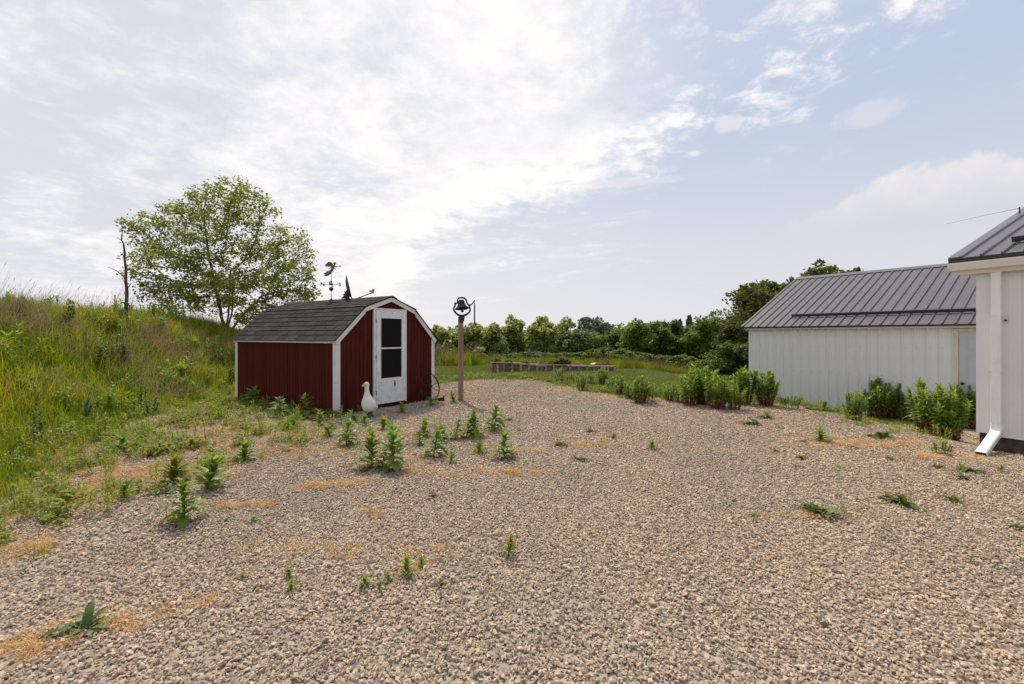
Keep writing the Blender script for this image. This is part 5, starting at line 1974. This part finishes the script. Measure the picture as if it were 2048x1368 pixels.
# ------------------------------------------------------------------ weeds
def leaf_set(kind, h, w, r):
    """(leaf type, matrix) for one plant of height h and width w, base at the origin"""
    out = []
    if kind == 'lettuce':
        n = int(16 + 50 * h)
        n = min(n, 30)
        for i in range(n):
            t = (i + .5) / n
            z = h * (.12 + .74 * t)
            L = (w * .60) * (1.08 - .55 * t ** 1.4) * r.uniform(.7, 1.2)
            e = R(2 + 66 * t ** 1.3 + r.uniform(-16, 16))
            L = max(L, h * .13)
            out.append(('lobed', Matrix.Translation((0, 0, z)) @ Matrix.Rotation(i * 2.4 + r.uniform(-.3, .3), 4, 'Z') @ Matrix.Rotation(e, 4, 'X') @ Matrix.Diagonal((L * 1.05, L, L, 1))))
    elif kind == 'narrow':
        fan = r.random() < .6
        n = int(22 + 60 * h)
        n = min(n, 46)
        for i in range(n):
            t = (i + .5) / n
            z = h * (.02 + (.42 if fan else .62) * t)
            L = max(w * .58, h * .60) * r.uniform(.65, 1.15)
            e = R(16 + 64 * t + r.uniform(-16, 16))
            out.append(('lance', Matrix.Translation((0, 0, z)) @ Matrix.Rotation(i * 2.4, 4, 'Z') @ Matrix.Rotation(e, 4, 'X') @ Matrix.Diagonal((L * 1.1, L, L, 1))))
    elif kind == 'rosette':
        n = 20
        for i in range(n):
            L = w * .40 * r.uniform(.45, 1.1)
            e = R(r.uniform(8, 30) + 25 * (i % 3 == 0))
            out.append(('lobed', Matrix.Translation((r.uniform(-.17, .17) * w, r.uniform(-.1, .1) * w * .6, .005)) @ Matrix.Rotation(i * 2.4 + r.uniform(-.3, .3), 4, 'Z') @ Matrix.Rotation(e, 4, 'X') @ Matrix.Diagonal((L * .9, L, L * .9, 1))))
    elif kind == 'thin':
        n = 16
        for i in range(n):
            t = (i + .5) / n
            L = max(.03, w * .45) * r.uniform(.6, 1.1) * (1 - .5 * t)
            e = R(15 + 40 * t + r.uniform(-15, 15))
            out.append(('lance', Matrix.Translation((0, 0, h * (.06 + .9 * t))) @ Matrix.Rotation(i * 2.4, 4, 'Z') @ Matrix.Rotation(e, 4, 'X') @ Matrix.Diagonal((L, L, L, 1))))
    elif kind == 'broad':
        n = 9
        for i in range(n):
            L = max(w * .5, h) * r.uniform(.7, 1.05)
            e = R(r.uniform(12, 60))
            out.append(('broad', Matrix.Rotation(i * 2.4 + r.uniform(-.3, .3), 4, 'Z') @ Matrix.Rotation(e, 4, 'X') @ Matrix.Diagonal((L * .9, L, L, 1))))
    return out


WEEDS = [
    # px, py of the foot, height and width in photograph pixels, kind, leaf parts?, label
    (743, 940, 78, 72, 'lettuce', 1, 'left one of two tall jagged leafed weeds standing together in mid gravel'),
    (786, 943, 80, 72, 'lettuce', 1, 'right one of two tall jagged leafed weeds standing together in mid gravel'),
    (692, 893, 56, 44, 'lettuce', 1, 'jagged weed left of the tall pair, just below the goose'),
    (765, 862, 32, 22, 'narrow', 0, 'small bushy narrow leafed weed right below the goose statue'),
    (795, 893, 46, 26, 'narrow', 0, 'slim pale weed right behind the tall pair'),
    (867, 915, 60, 48, 'lettuce', 1, 'jagged bushy weed right of the tall pair'),
    (838, 891, 30, 30, 'lettuce', 0, 'low pale weed between the tall pair and the jagged bushy weed'),
    (901, 928, 24, 22, 'narrow', 0, 'little yellow green sprig right of the jagged bushy weed'),
    (890, 882, 34, 34, 'narrow', 0, 'light green spreading weed behind the jagged bushy weed'),
    (843, 875, 42, 30, 'narrow', 0, 'upright pale weed in front of the door shadow'),
    (870, 856, 28, 26, 'thin', 0, 'thin reddish stemmed weed at the edge of the shed shadow'),
    (910, 881, 46, 34, 'lettuce', 0, 'leftmost of three tall weeds right of the shed'),
    (931, 878, 54, 38, 'lettuce', 1, 'middle of three tall weeds right of the shed'),
    (952, 876, 56, 44, 'lettuce', 1, 'right one of three tall weeds right of the shed, with bare foot'),
    (984, 862, 54, 44, 'lettuce', 1, 'tall weed with dense dark foot, rightmost below the bell post'),
    (956, 908, 30, 22, 'narrow', 0, 'small rounded weed in front of the three tall weeds'),
    (1008, 919, 52, 50, 'lettuce', 1, 'jagged weed standing alone left of the orange dry patch'),
    (1017, 842, 10, 30, 'rosette', 0, 'flat grey green rosette below the bell post shadow'),
    (1041, 863, 10, 20, 'rosette', 0, 'small flat tuft right of the grey green rosette'),
    (730, 852, 22, 26, 'narrow', 0, 'yellow tipped sprig at the foot of the goose statue'),
    (713, 846, 24, 26, 'narrow', 0, 'green sprig at the shed corner just left of the goose'),
    (368, 1048, 92, 76, 'lettuce', 1, 'tall dark jagged weed standing alone at the left of the gravel'),
    (335, 990, 28, 44, 'broad', 1, 'dark broad leafed weed behind the tall dark jagged weed'),
    (413, 982, 74, 26, 'narrow', 0, 'tall spiky grass like weed right of the tall dark jagged weed'),
    (345, 972, 70, 30, 'narrow', 0, 'tall leafy stalk right behind the dark broad leafed weed'),
    (249, 1001, 36, 42, 'narrow', 0, 'dense grass like tuft at the left edge of the gravel'),
    (413, 893, 88, 22, 'thin', 0, 'tall thin weed with a pale flower top before the shed'),
    (182, 952, 44, 40, 'thin', 0, 'sparse reddish weed at the left among the stones'),
    (253, 902, 40, 34, 'narrow', 0, 'bright green grass like clump left of the thin flowering weed'),
    (489, 922, 38, 52, 'narrow', 0, 'low spreading green weed in front of the shed side wall'),
    (1016, 1117, 38, 30, 'narrow', 0, 'bright bottlebrush weed alone in the middle foreground'),
    (812, 1160, 40, 32, 'narrow', 0, 'largest weed of the little foreground cluster in the middle'),
    (578, 1160, 26, 24, 'narrow', 0, 'upper one of two small weeds stacked in the left foreground'),
    (580, 1190, 26, 26, 'narrow', 0, 'lower one of two small weeds stacked in the left foreground'),
    (729, 1178, 30, 26, 'narrow', 0, 'star shaped weed left of the foreground cluster'),
    (757, 1187, 22, 22, 'narrow', 0, 'small weed below the star shaped weed'),
    (776, 1165, 20, 18, 'narrow', 0, 'tiny upright weed left of the largest foreground weed'),
    (842, 1138, 22, 20, 'narrow', 0, 'reddish tinged sprig above the foreground cluster'),
    (881, 1172, 14, 40, 'rosette', 0, 'flat dark rosette right of the foreground cluster'),
    (906, 1132, 22, 16, 'thin', 0, 'thin upright sprig above the flat dark foreground rosette'),
    (512, 1182, 20, 30, 'rosette', 0, 'round yellow green weed at the left foreground'),
    (486, 1160, 16, 18, 'narrow', 0, 'tiny sprig above the round yellow green weed'),
    (977, 1165, 18, 22, 'thin', 0, 'small dark sprig below the bottlebrush weed'),
    (48, 1148, 12, 24, 'rosette', 0, 'small flat weed at the far left foreground'),
    (150, 1268, 48, 130, 'broad', 1, 'large dark dock plant lying on the gravel in the bottom left corner'),
    (1118, 893, 15, 46, 'rosette', 0, 'dark flat rosette right of centre, left of the two small ones'),
    (1181, 866, 18, 36, 'rosette', 0, 'small two tone rosette in the middle of the yard'),
    (1226, 877, 12, 38, 'rosette', 0, 'long low rosette just right of the two tone one'),
    (1158, 922, 12, 40, 'rosette', 0, 'grey green flat rosette below the orange tinged gravel'),
    (1303, 900, 20, 26, 'narrow', 0, 'small feathery tuft in the middle right of the yard'),
    (1505, 850, 26, 56, 'rosette', 0, 'left one of two leafy rosettes left of the outbuilding wall'),
    (1530, 838, 28, 54, 'rosette', 0, 'right one of two leafy rosettes left of the outbuilding wall'),
    (1608, 886, 18, 28, 'rosette', 0, 'small dark rosette left of the grassy patch on the right'),
    (1640, 884, 24, 40, 'narrow', 0, 'grassy tuft on the brown patch at the right'),
    (1708, 898, 20, 28, 'rosette', 0, 'pointed dark rosette right of the grassy tuft'),
    (1757, 876, 24, 74, 'rosette', 0, 'wide dark trailing weed in front of the round bush'),
    (1778, 920, 12, 26, 'rosette', 0, 'small flat rosette below the wide trailing weed'),
    (1604, 920, 13, 36, 'rosette', 0, 'flat dark rosette alone right of the yard centre'),
    (1553, 905, 9, 24, 'rosette', 0, 'pale flat sprig left of the lone dark rosette'),
    (1597, 938, 10, 32, 'rosette', 0, 'light green sprig below the lone dark rosette'),
    (1875, 937, 10, 40, 'rosette', 0, 'thin spreading sprig left of the downspout mouth'),
    (1938, 945, 22, 64, 'rosette', 0, 'dark red green rosette below the downspout mouth'),
    (1925, 960, 16, 50, 'rosette', 0, 'lower half dark rosette touching the one below the downspout'),
    (1800, 1010, 26, 96, 'rosette', 0, 'largest flat rosette on the right gravel, wide and jagged'),
    (1903, 1003, 22, 60, 'rosette', 0, 'jagged rosette right of the largest flat one'),
    (1872, 975, 10, 20, 'rosette', 0, 'tiny sprig above the jagged rosette'),
    (1678, 996, 14, 26, 'rosette', 0, 'small sprig left of the largest flat rosette'),
    (1690, 1028, 22, 34, 'thin', 0, 'thin pale weed below the small sprig on the right'),
    (1636, 1030, 10, 100, 'rosette', 0, 'long low mossy weed strip on the right gravel'),
    (2040, 1060, 22, 44, 'rosette', 0, 'green rosette cut by the right edge of the picture'),
    (2036, 903, 22, 24, 'narrow', 0, 'small weed at the foot of the near white wall'),
    (2000, 945, 16, 18, 'narrow', 0, 'little upright sprig right of the downspout mouth'),
    (1940, 1128, 16, 34, 'thin', 0, 'faint pale sprig low on the right gravel'),
    (1978, 1132, 12, 30, 'rosette', 0, 'faint flat sprig beside the pale one low on the right'),
    (1506, 1045, 16, 18, 'thin', 0, 'tiny upright sprout on the right middle gravel'),
    (560, 835, 42, 40, 'lettuce', 0, 'weed in the dark shade of the shed side wall, left of middle'),
    (618, 838, 48, 40, 'lettuce', 1, 'leafy weed in the shade near the front end of the shed side wall'),
    (640, 852, 30, 22, 'narrow', 0, 'bright upright sprig at the foot of the white shed corner'),
    (500, 812, 36, 40, 'lettuce', 0, 'weed at the back end of the shed side wall'),
    (590, 858, 26, 44, 'narrow', 0, 'low yellow green weed before the shaded shed side wall'),
    (660, 874, 30, 26, 'narrow', 0, 'pale green sprig left of the tall jagged weeds, below the shed corner'),
    (805, 828, 18, 28, 'narrow', 0, 'low shaded weed below the shed door'),
    (863, 812, 18, 22, 'narrow', 0, 'small weed growing under the rusty wheel'),
    (908, 806, 16, 26, 'narrow', 0, 'low tuft left of the foot of the bell post'),
]


def build_weeds():
    for i, (px, py, hp, wp_, kind, parts, label) in enumerate(WEEDS):
        b = gp(px, py)
        S = b.y / FPX
        h, w = hp * S, wp_ * S
        if kind in ('rosette',):
            h = max(h * 1.2, .04)
        r = random.Random(900 + i)
        ls = leaf_set(kind, h, w, r)
        stem = None
        if kind in ('lettuce', 'narrow', 'thin'):
            rs = max(.0025, h * (.017 if kind == 'lettuce' else .011))
            bx, by = r.uniform(-.05, .05) * h, r.uniform(-.05, .05) * h
            stem = MB().tube([(0, 0, -.02), (bx * .4, by * .4, h * .4), (0, 0, h * (.86 if kind != 'narrow' else .5))], [rs, rs * .75, rs * .35], 6)
        mat = {'lettuce': 'weed', 'narrow': 'weed_m', 'thin': 'weed_y', 'rosette': 'rosette', 'broad': 'weed_d'}[kind]
        t = thing('weed' if kind != 'broad' else 'dock_weed', label, 'weed', b, r.uniform(0, 6.28) if px != 150 else R(0), 'weeds growing in the gravel')
        if kind in ('lettuce', 'narrow', 'thin'):
            t.rotation_euler[0], t.rotation_euler[1] = r.gauss(0, R(9)), r.gauss(0, R(9))
        if px == 150:
            # the long leaf points to the lower left, the others stand up behind it
            ls = []
            for (az, e, L, wd) in ((108, 8, .24, .72), (84, 24, .12, .9), (25, 66, .15, .8), (-20, 48, .12, .8), (60, 44, .12, .9), (-48, 30, .11, .9), (-85, 16, .12, .9), (-125, 10, .10, .9), (170, 22, .09, .9)):
                ls.append(('broad', Matrix.Translation((.06, 0, .01)) @ Matrix.Rotation(R(az), 4, 'Z') @ Matrix.Rotation(R(e), 4, 'X') @ Matrix.Diagonal((L * wd, L, L, 1))))
        if stem:
            stem.build('stem', MAT['stem'], t, True)
        if kind == 'lettuce':
            dl = [('lance', Matrix.Translation((0, 0, h * .05)) @ Matrix.Rotation(k * 1.7 + r.uniform(-.4, .4), 4, 'Z') @ Matrix.Rotation(R(r.uniform(-22, 4)), 4, 'X') @ Matrix.Diagonal((w * .5, w * r.uniform(.3, .5), w * .4, 1))) for k in range(5)]
            tag(put('withered_leaves', joined('withered_leaves', dl, MAT['deadleaf'], r), t), kind='stuff')
        if parts:
            for k, M in ls:
                put('leaf', r.choice(LEAF[k]), t, M)
        else:
            put('foliage', joined('foliage', ls, MAT[mat if kind != 'narrow' or i % 3 else 'weed_y'], r), t)
        if px == 413 and py == 893:
            MB().ball((0, 0, h), .018, 8, (1.5, 1.5, .6)).build('flower_head', MAT['flower'], t, True)


build_weeds()


# ------------------------------------------------------------------ bushy weeds: many stems, green above, withered below
def bush_parts(seed, hgt=1.0):
    """one stem of height 1: bare brown stalk, withered leaves low down, green leaves above"""
    r = random.Random(seed)
    bx, by = r.uniform(-.12, .12), r.uniform(-.12, .12)
    pts = [(0, 0, -.05), (bx * .5, by * .5, .5), (bx, by, 1.0)]
    st = MB().tube(pts, [.012, .009, .005], 5).mesh('stem', MAT['stembrown'], True)
    green, dead = [], []
    for i in range(46):
        t = .38 + .62 * (i + .5) / 46
        c = Vector((bx * t, by * t, t))
        L = .23 * (1.15 - .4 * t) * r.uniform(.7, 1.25)
        e = R(22 + 54 * max(0, (t - .40) / .60) ** 1.3 + r.uniform(-14, 14))
        green.append(('lance', Matrix.Translation(c) @ Matrix.Rotation(i * 2.4, 4, 'Z') @ Matrix.Rotation(e, 4, 'X') @ Matrix.Diagonal((L * 1.2, L, L, 1))))
    for i in range(28):
        t = .05 + .44 * (i + .5) / 28
        c = Vector((bx * t, by * t, t))
        L = .11 * r.uniform(.7, 1.2)
        e = R(r.uniform(-70, -10))
        dead.append(('lance', Matrix.Translation(c) @ Matrix.Rotation(i * 2.4, 4, 'Z') @ Matrix.Rotation(e, 4, 'X') @ Matrix.Diagonal((L * 1.3, L, L, 1))))
    return st, joined('foliage', green, MAT['weed_m'], r), joined('withered_leaves', dead, MAT['deadleaf'], r)


BUSHV = [bush_parts(700 + i) for i in range(5)]
BUSH = [
    # px, py of the foot, height, width, stems, label
    (1118, 762, 24, 32, 5, 'low weed bush at the left end of the row, before the long raised bed'),
    (1140, 765, 20, 26, 4, 'small weed bush second from the left in the row'),
    (1162, 782, 34, 18, 3, 'small narrow weed bush standing forward of the row before the beds'),
    (1181, 768, 20, 28, 4, 'low weed bush left of the peaked one before the rightmost bed'),
    (1206, 769, 32, 32, 6, 'peaked weed bush just before the rightmost raised bed'),
    (1242, 790, 36, 40, 7, 'wide weed bush with brown feet left of the tall rounded one'),
    (1283, 807, 52, 44, 9, 'rounded green weed bush at the gravel edge, right of the beds'),
    (1314, 795, 22, 24, 4, 'low yellowish weed bush in the gap of the row'),
    (1224, 781, 26, 30, 5, 'low pale weed bush before the peaked one, at the gravel edge'),
    (1262, 798, 36, 32, 6, 'weed bush between the wide one and the rounded one'),
    (1303, 803, 28, 26, 4, 'small weed bush touching the right of the rounded one'),
    (1326, 799, 26, 24, 4, 'small yellowish weed bush just left of the narrow footed one'),
    (1360, 806, 34, 28, 5, 'weed bush filling the space right of the narrow footed one'),
    (1340, 803, 38, 30, 5, 'narrow footed weed bush right of the gap in the row'),
    (1381, 812, 64, 46, 9, 'large weed bush left of the one with dark withered stems'),
    (1406, 810, 76, 40, 8, 'tallest weed bush of the row, with dark withered stems'),
    (1437, 819, 64, 42, 9, 'full weed bush in front of the tallest one, to its right'),
    (1468, 820, 46, 38, 7, 'lower weed bush between two full ones near the outbuilding'),
    (1489, 810, 68, 46, 9, 'broad weed bush against the left corner of the outbuilding'),
    (1531, 813, 70, 42, 9, 'last weed bush of the row, in front of the white wall corner'),
    (1583, 819, 28, 54, 6, 'low pale weed spreading along the foot of the outbuilding wall'),
    (1708, 842, 56, 36, 6, 'narrow weed bush left of the dark round one before the outbuilding'),
    (1757, 837, 74, 66, 12, 'dark round weed bush in front of the white outbuilding wall'),
    (1806, 840, 52, 50, 7, 'loose pale weed bush right of the dark round one'),
    (1850, 868, 100, 34, 5, 'tall shoot of weeds left of the biggest bush'),
    (1886, 878, 100, 84, 15, 'biggest weed bush, left of the downspout'),
    (1936, 856, 78, 44, 8, 'weed bush in front of the grey door beside the building corner'),
    (1880, 910, 26, 48, 6, 'small low weed at the foot of the biggest bush'),
]


def build_bushes():
    for i, (px, py, hp, wp_, ns, label) in enumerate(BUSH):
        b = gp(px, py)
        S = b.y / FPX
        h, w = hp * S * .97, wp_ * S * .92
        r = random.Random(40 + i)
        t = thing('weed_bush', label, 'weed bush', b, 0, 'bushy weeds along the edge of the gravel')
        ns = max(6, int(ns * 2.0))
        for k in range(ns):
            st, gr, de = BUSHV[(k + i) % 5]
            a = k * 2.4 + r.uniform(-.4, .4)
            q = math.sqrt((k + .3) / ns)
            x, y = math.cos(a) * q * w * .30, math.sin(a) * q * w * .30
            hh = h * (1.04 - .60 * q * r.uniform(.1, 1.1))
            lean = R(16) * q
            rr = min(hh * 1.25, max(hh * .9, w * .9))
            M = Matrix.Translation((x, y, gz(b.x + x, b.y + y) - b.z)) @ Matrix.Rotation(a, 4, 'Z') @ Matrix.Rotation(lean, 4, 'Y') @ Matrix.Rotation(r.uniform(0, 6.28), 4, 'Z') @ Matrix.Diagonal((rr, rr, hh, 1))
            s = put('stem', st, t, M)
            tag(put('foliage', gr, s), kind='stuff')
            if hp > 30:
                tag(put('withered_leaves', de, s), kind='stuff')
    # the dark trailing plant at the wall foot, one shoot curled up
    b = gp(1640, 823)
    S = b.y / FPX
    t = thing('trailing_plant', 'dark trailing plant with one curled upright shoot at the outbuilding wall foot', 'plant', b, 0)

    def pt(x, y, d=0):
        return Vector(((x - 1640) * S, d, (823 - y) * S + .02))
    MB().tube([pt(1612, 816), pt(1618, 819, -.05), pt(1628, 821, -.08), pt(1638, 820, -.03), pt(1645, 817), pt(1649, 812), pt(1650.5, 807), pt(1648, 805)], [.03, .045, .05, .05, .045, .04, .042, .02], 8).build('stem', MAT['weed_d'], t, True)
    MB().tube([pt(1642, 820, -.05), pt(1652, 822, -.05), pt(1662, 822.5, -.05), pt(1674, 824, -.05)], [.03, .03, .028, .01], 6).build('runner', MAT['weed_d'], t, True)
    for k in range(14):
        x = 1612 + k * 4.4
        L = r.uniform(.10, .17)
        put('leaf', r.choice(LEAF['broad']), t, Matrix.Translation(pt(x, 821, -.06)) @ Matrix.Rotation(k * 2.4, 4, 'Z') @ Matrix.Rotation(R(r.uniform(0, 45)), 4, 'X') @ Matrix.Diagonal((L, L, L, 1)))


build_bushes()


# ------------------------------------------------------------------ ground cover nobody could count
def build_cover():
    r = random.Random(5)
    src = []
    for i in range(5):
        ls = []
        for k in range(26):
            L = r.uniform(.05, .11)
            ls.append(('lance' if i < 3 else 'lobed', Matrix.Translation((r.gauss(0, .05), r.gauss(0, .05), r.uniform(0, .09))) @ Matrix.Rotation(r.uniform(0, 6.28), 4, 'Z') @ Matrix.Rotation(R(r.uniform(5, 65)), 4, 'X') @ Matrix.Diagonal((L * 1.2, L, L, 1))))
        src.append(joined('cover_clump', ls, MAT['weed_m' if i == 2 else 'weed_y'], r))
    src += [grass_clump('cover_grass', 18, .19, .009, .07, .7, MAT['grass'], 600 + i) for i in range(3)]
    for i in range(3):
        ls = []
        for s in range(3):
            cx, cy, hh = r.gauss(0, .05), r.gauss(0, .05), r.uniform(.12, .24)
            for k in range(13):
                t = (k + .5) / 13
                L = r.uniform(.045, .085)
                ls.append(('lance', Matrix.Translation((cx, cy, hh * t)) @ Matrix.Rotation(k * 2.4, 4, 'Z') @ Matrix.Rotation(R(20 + 55 * t), 4, 'X') @ Matrix.Diagonal((L, L, L, 1))))
        src.append(joined('cover_sprig', ls, MAT['weed_y' if i else 'weed_m'], r))

    def zone(x, y):
        """0 at the toe of the bank, 1 where the weeds give way to open gravel"""
        t0 = toe(y)
        t1 = np.interp(y, [2.5, 3.4, 4.3, 5.0, 6.3, 7.7, 9, 12], [-3.0, -3.5, -3.5, -3.0, -2.9, -2.8, -3.2, -5.5])
        return (x - t0) / np.maximum(t1 - t0, .4)

    def f(x, y):
        q = zone(x, y)
        a = sst(1.12, .78, q) * sst(-.25, .1, q) * np.clip(.42 + .75 * wob(x, y, .75, 1.7) + .55 * wob(x, y, .3, 5.2), 0, 1)
        a = a * sst(2.6, 3.2, y) * sst(13.5, 11, y)
        # the band in front of the shed side wall
        u = (x - SHED_O.x) * .552 + (y - SHED_O.y) * .834
        v = -(x - SHED_O.x) * .834 + (y - SHED_O.y) * .552
        bnd = np.exp(-((u + .45) / .5) ** 2) * (v > -.2) * (v < 4.2) * .8
        bnd2 = np.exp(-((u + 1.1) / .55) ** 2) * (v > -.5) * (v < 3.5) * np.clip(.5 + .8 * wob(x, y, .5, 3), 0, 1)
        # a fringe along the far gravel edge, and by the right hand wall
        e = np.exp(-((y - yfar(x)) / .7) ** 2) * (x > -3) * np.clip(.4 + .7 * wob(x, y, .6, 7), 0, 1) * .9
        e2 = np.exp(-((x - 6.6) / .55) ** 2) * (y > 7.5) * (y < 9.5) * .35
        return np.clip(np.maximum.reduce([a, bnd, bnd2, e, e2]), 0, 1) * clear(x, y)
    x, y = rand_pts(30000, -9, 8, 3, 18, lambda x, y: np.clip(f(x, y) * .55, 0, 1))
    k = np.where(RNG.random(len(x)) < .32, RNG.integers(0, 5, len(x)), RNG.integers(5, 11, len(x)))
    scatter('low_weeds', on_ground(x, y), spin(len(x), .12), RNG.uniform(.45, 1.15, len(x)), k, src, 'patchy low weeds and grass between the stones on the left')
    print('cover', len(x))
    # orange dry moss and straw lying on the stones
    src = [grass_clump('straw_clump', 22, .055, .0042, .06, 2.2, MAT['straw'], 650 + i, 2) for i in range(4)]
    spots = [(650, 975, .26, .10, 1), (730, 965, .2, .08, .6), (745, 1030, .12, .08, .9), (490, 1012, .26, .07, 1), (830, 943, .22, .09, .8), (820, 920, .15, .08, .6), (1030, 948, .26, .08, 1), (1050, 902, .28, .10, .7), (900, 950, .2, .1, .35), (1180, 890, .5, .2, .35), (960, 940, .2, .08, .4),
             (20, 1310, .16, .06, .9), (90, 1280, .16, .05, .6), (215, 1255, .18, .05, .5), (390, 1210, .15, .06, .55), (290, 1240, .12, .05, .3), (560, 1100, .35, .10, .14), (700, 1105, .25, .1, .16), (860, 1110, .2, .1, .3), (830, 1135, .12, .06, .35), (760, 870, .9, .35, .22), (620, 900, 1.0, .4, .55), (480, 900, 1.0, .4, .6), (350, 940, .8, .35, .7), (200, 985, .6, .25, .8), (300, 900, .8, .4, .6), (420, 860, .9, .4, .5), (540, 850, .8, .3, .4), (250, 950, .6, .3, .6),
             (90, 1010, .4, .2, .5), (30, 1100, .3, .2, .5), (560, 870, .9, .3, .4), (1690, 890, .7, .25, .8), (1800, 885, .8, .25, .8), (1890, 915, .5, .2, .8), (1650, 880, .5, .2, .4), (1640, 1035, .45, .08, .3), (1400, 900, .5, .2, .08), (1230, 795, .8, .5, .5), (1310, 800, .6, .4, .6), (1150, 780, .8, .5, .4), (930, 790, .8, .6, .35)]
    X, Y = [], []
    for px, py, rx, ry, d in spots:
        c = gp(px, py)
        n = int(420 * d * rx * (ry + .05) / .06) + 10
        n = min(n, 700)
        qx, qy = RNG.normal(0, .55, n) * rx, RNG.normal(0, .55, n) * max(ry, .09)
        q = RNG.random(n) < np.clip(.3 + 1.1 * wob(c.x + qx, c.y + qy, .10, 2) + .5 * wob(c.x + qx, c.y + qy, .04, 6), 0, 1)
        X.append(c.x + qx[q])
        Y.append(c.y + qy[q])
    zx, zy = rand_pts(26000, -8, -2, 2.6, 12, lambda x, y: sst(1.1, .8, zone(x, y)) * sst(-.15, .15, zone(x, y)) * np.clip(.15 + .8 * wob(x, y, .5, 8.3) + .5 * wob(x, y, .16, 2.2), 0, 1) * .55)
    X.append(zx)
    Y.append(zy)
    x, y = np.concatenate(X), np.concatenate(Y)
    k = clear(x, y)
    x, y = x[k], y[k]
    scatter('dry_straw', on_ground(x, y, .012), spin(len(x), .2), RNG.uniform(.45, 1.0, len(x)), RNG.integers(0, 4, len(x)), src, 'orange dry straw and moss lying in patches on the gravel')
    print('straw', len(x))
    # clover in flower at the far left
    src = []
    for i in range(3):
        m = MB()
        rr = random.Random(i)
        for k in range(4):
            p = Vector((rr.gauss(0, .06), rr.gauss(0, .06), rr.uniform(.12, .22)))
            m.ball(p, .0085, 6, (1, 1, .85))
        src.append(m.mesh('clover_head', MAT['flower']))
    P = [gp(*q) for q in ((50, 905), (80, 930), (25, 890), (90, 900), (30, 950))]
    X = np.concatenate([RNG.normal(p.x, .2, 10) for p in P])
    Y = np.concatenate([RNG.normal(p.y, .25, 10) for p in P])
    scatter('clover_flowers', on_ground(X, Y, .05), spin(len(X)), RNG.uniform(.8, 1.3, len(X)), RNG.integers(0, 3, len(X)), src, 'pale clover flowers in the grass at the left edge')
    # single tiny sprouts on the open gravel
    vs = [joined('sprout', [('lance', Matrix.Rotation(k * 2.4, 4, 'Z') @ Matrix.Rotation(R(20 + 40 * (k % 3 == 0)), 4, 'X') @ Matrix.Diagonal((.05, .045, .045, 1))) for k in range(8)], MAT['weed_m'], r) for _ in range(3)]

    def spot(px, py):
        side = 'left of the shed door' if px < 720 else 'below the shed door or bell post' if px < 1000 else 'between bell post and outbuilding' if px < 1500 else 'below the outbuilding'
        return ('far back ' if py < 860 else 'in mid yard ' if py < 1000 else 'in the foreground ') + side
    n = 0
    while n < 48:
        x, y = r.uniform(-5, 7), r.uniform(3.2, 14)
        if abs(x) > 1.08 * y or float(gravel_mask(x, y)) < .9 or not bool(clear(np.array(x), np.array(y))):
            continue
        px = CX + FPX * x / y
        py = HY + FPX * (EYE - 0) / y
        o = put('weed_sprout', vs[n % 3])
        s = r.uniform(.7, 1.7)
        o.matrix_world = Matrix.Translation((x, y, gz(x, y) + .015)) @ Matrix.Rotation(r.uniform(0, 6), 4, 'Z') @ Matrix.Diagonal((s, s, s, 1))
        tag(o, 'tiny sprout in the gravel, ' + spot(px, py), 'weed sprout', 'tiny weed sprouts in the gravel')
        n += 1
    # fallen sticks on the bank near the shed
    for i, (pts, lab) in enumerate((([(352, 765), (366, 757), (385, 748), (398, 744)], 'pale dry stick leaning in the grass left of the shed, upper one'), ([(300, 785), (330, 772), (352, 764)], 'pale dry stick lying in the grass left of the shed, lower one'), ([(135, 792), (160, 805), (190, 822)], 'long pale dry stalk fallen across the grass at the left'))):
        b = gp(*pts[0])
        S = b.y / FPX
        Q = [Vector(((x - pts[0][0]) * S, .05 * k, (pts[0][1] - y) * S + .35 + .02 * k)) for k, (x, y) in enumerate(pts)]
        Q[0].z -= .4
        o = MB().tube(Q, [.010, .008, .006, .004][:len(Q)], 5).build('dry_stick', MAT['newwood'], None, True)
        o.location = b
        tag(o, lab, 'stick', 'dry sticks in the grass by the shed')
    # one reddish stone that stands out
    c = gp(868, 1000 + 0)
    me = stone_mesh(77)
    me.materials.clear()
    me.materials.append(pbr('red_brown_stone', (0.13, 0.06, 0.05), .9, var=.2, vscale=30))
    o = put('red_stone', me)
    o.matrix_world = Matrix.Translation((c.x, c.y, c.z + .025)) @ Matrix.Rotation(.6, 4, 'Z') @ Matrix.Diagonal((.045, .03, .028, 1))
    tag(o, 'dark red brown stone lying alone on the pale gravel', 'stone')


build_cover()
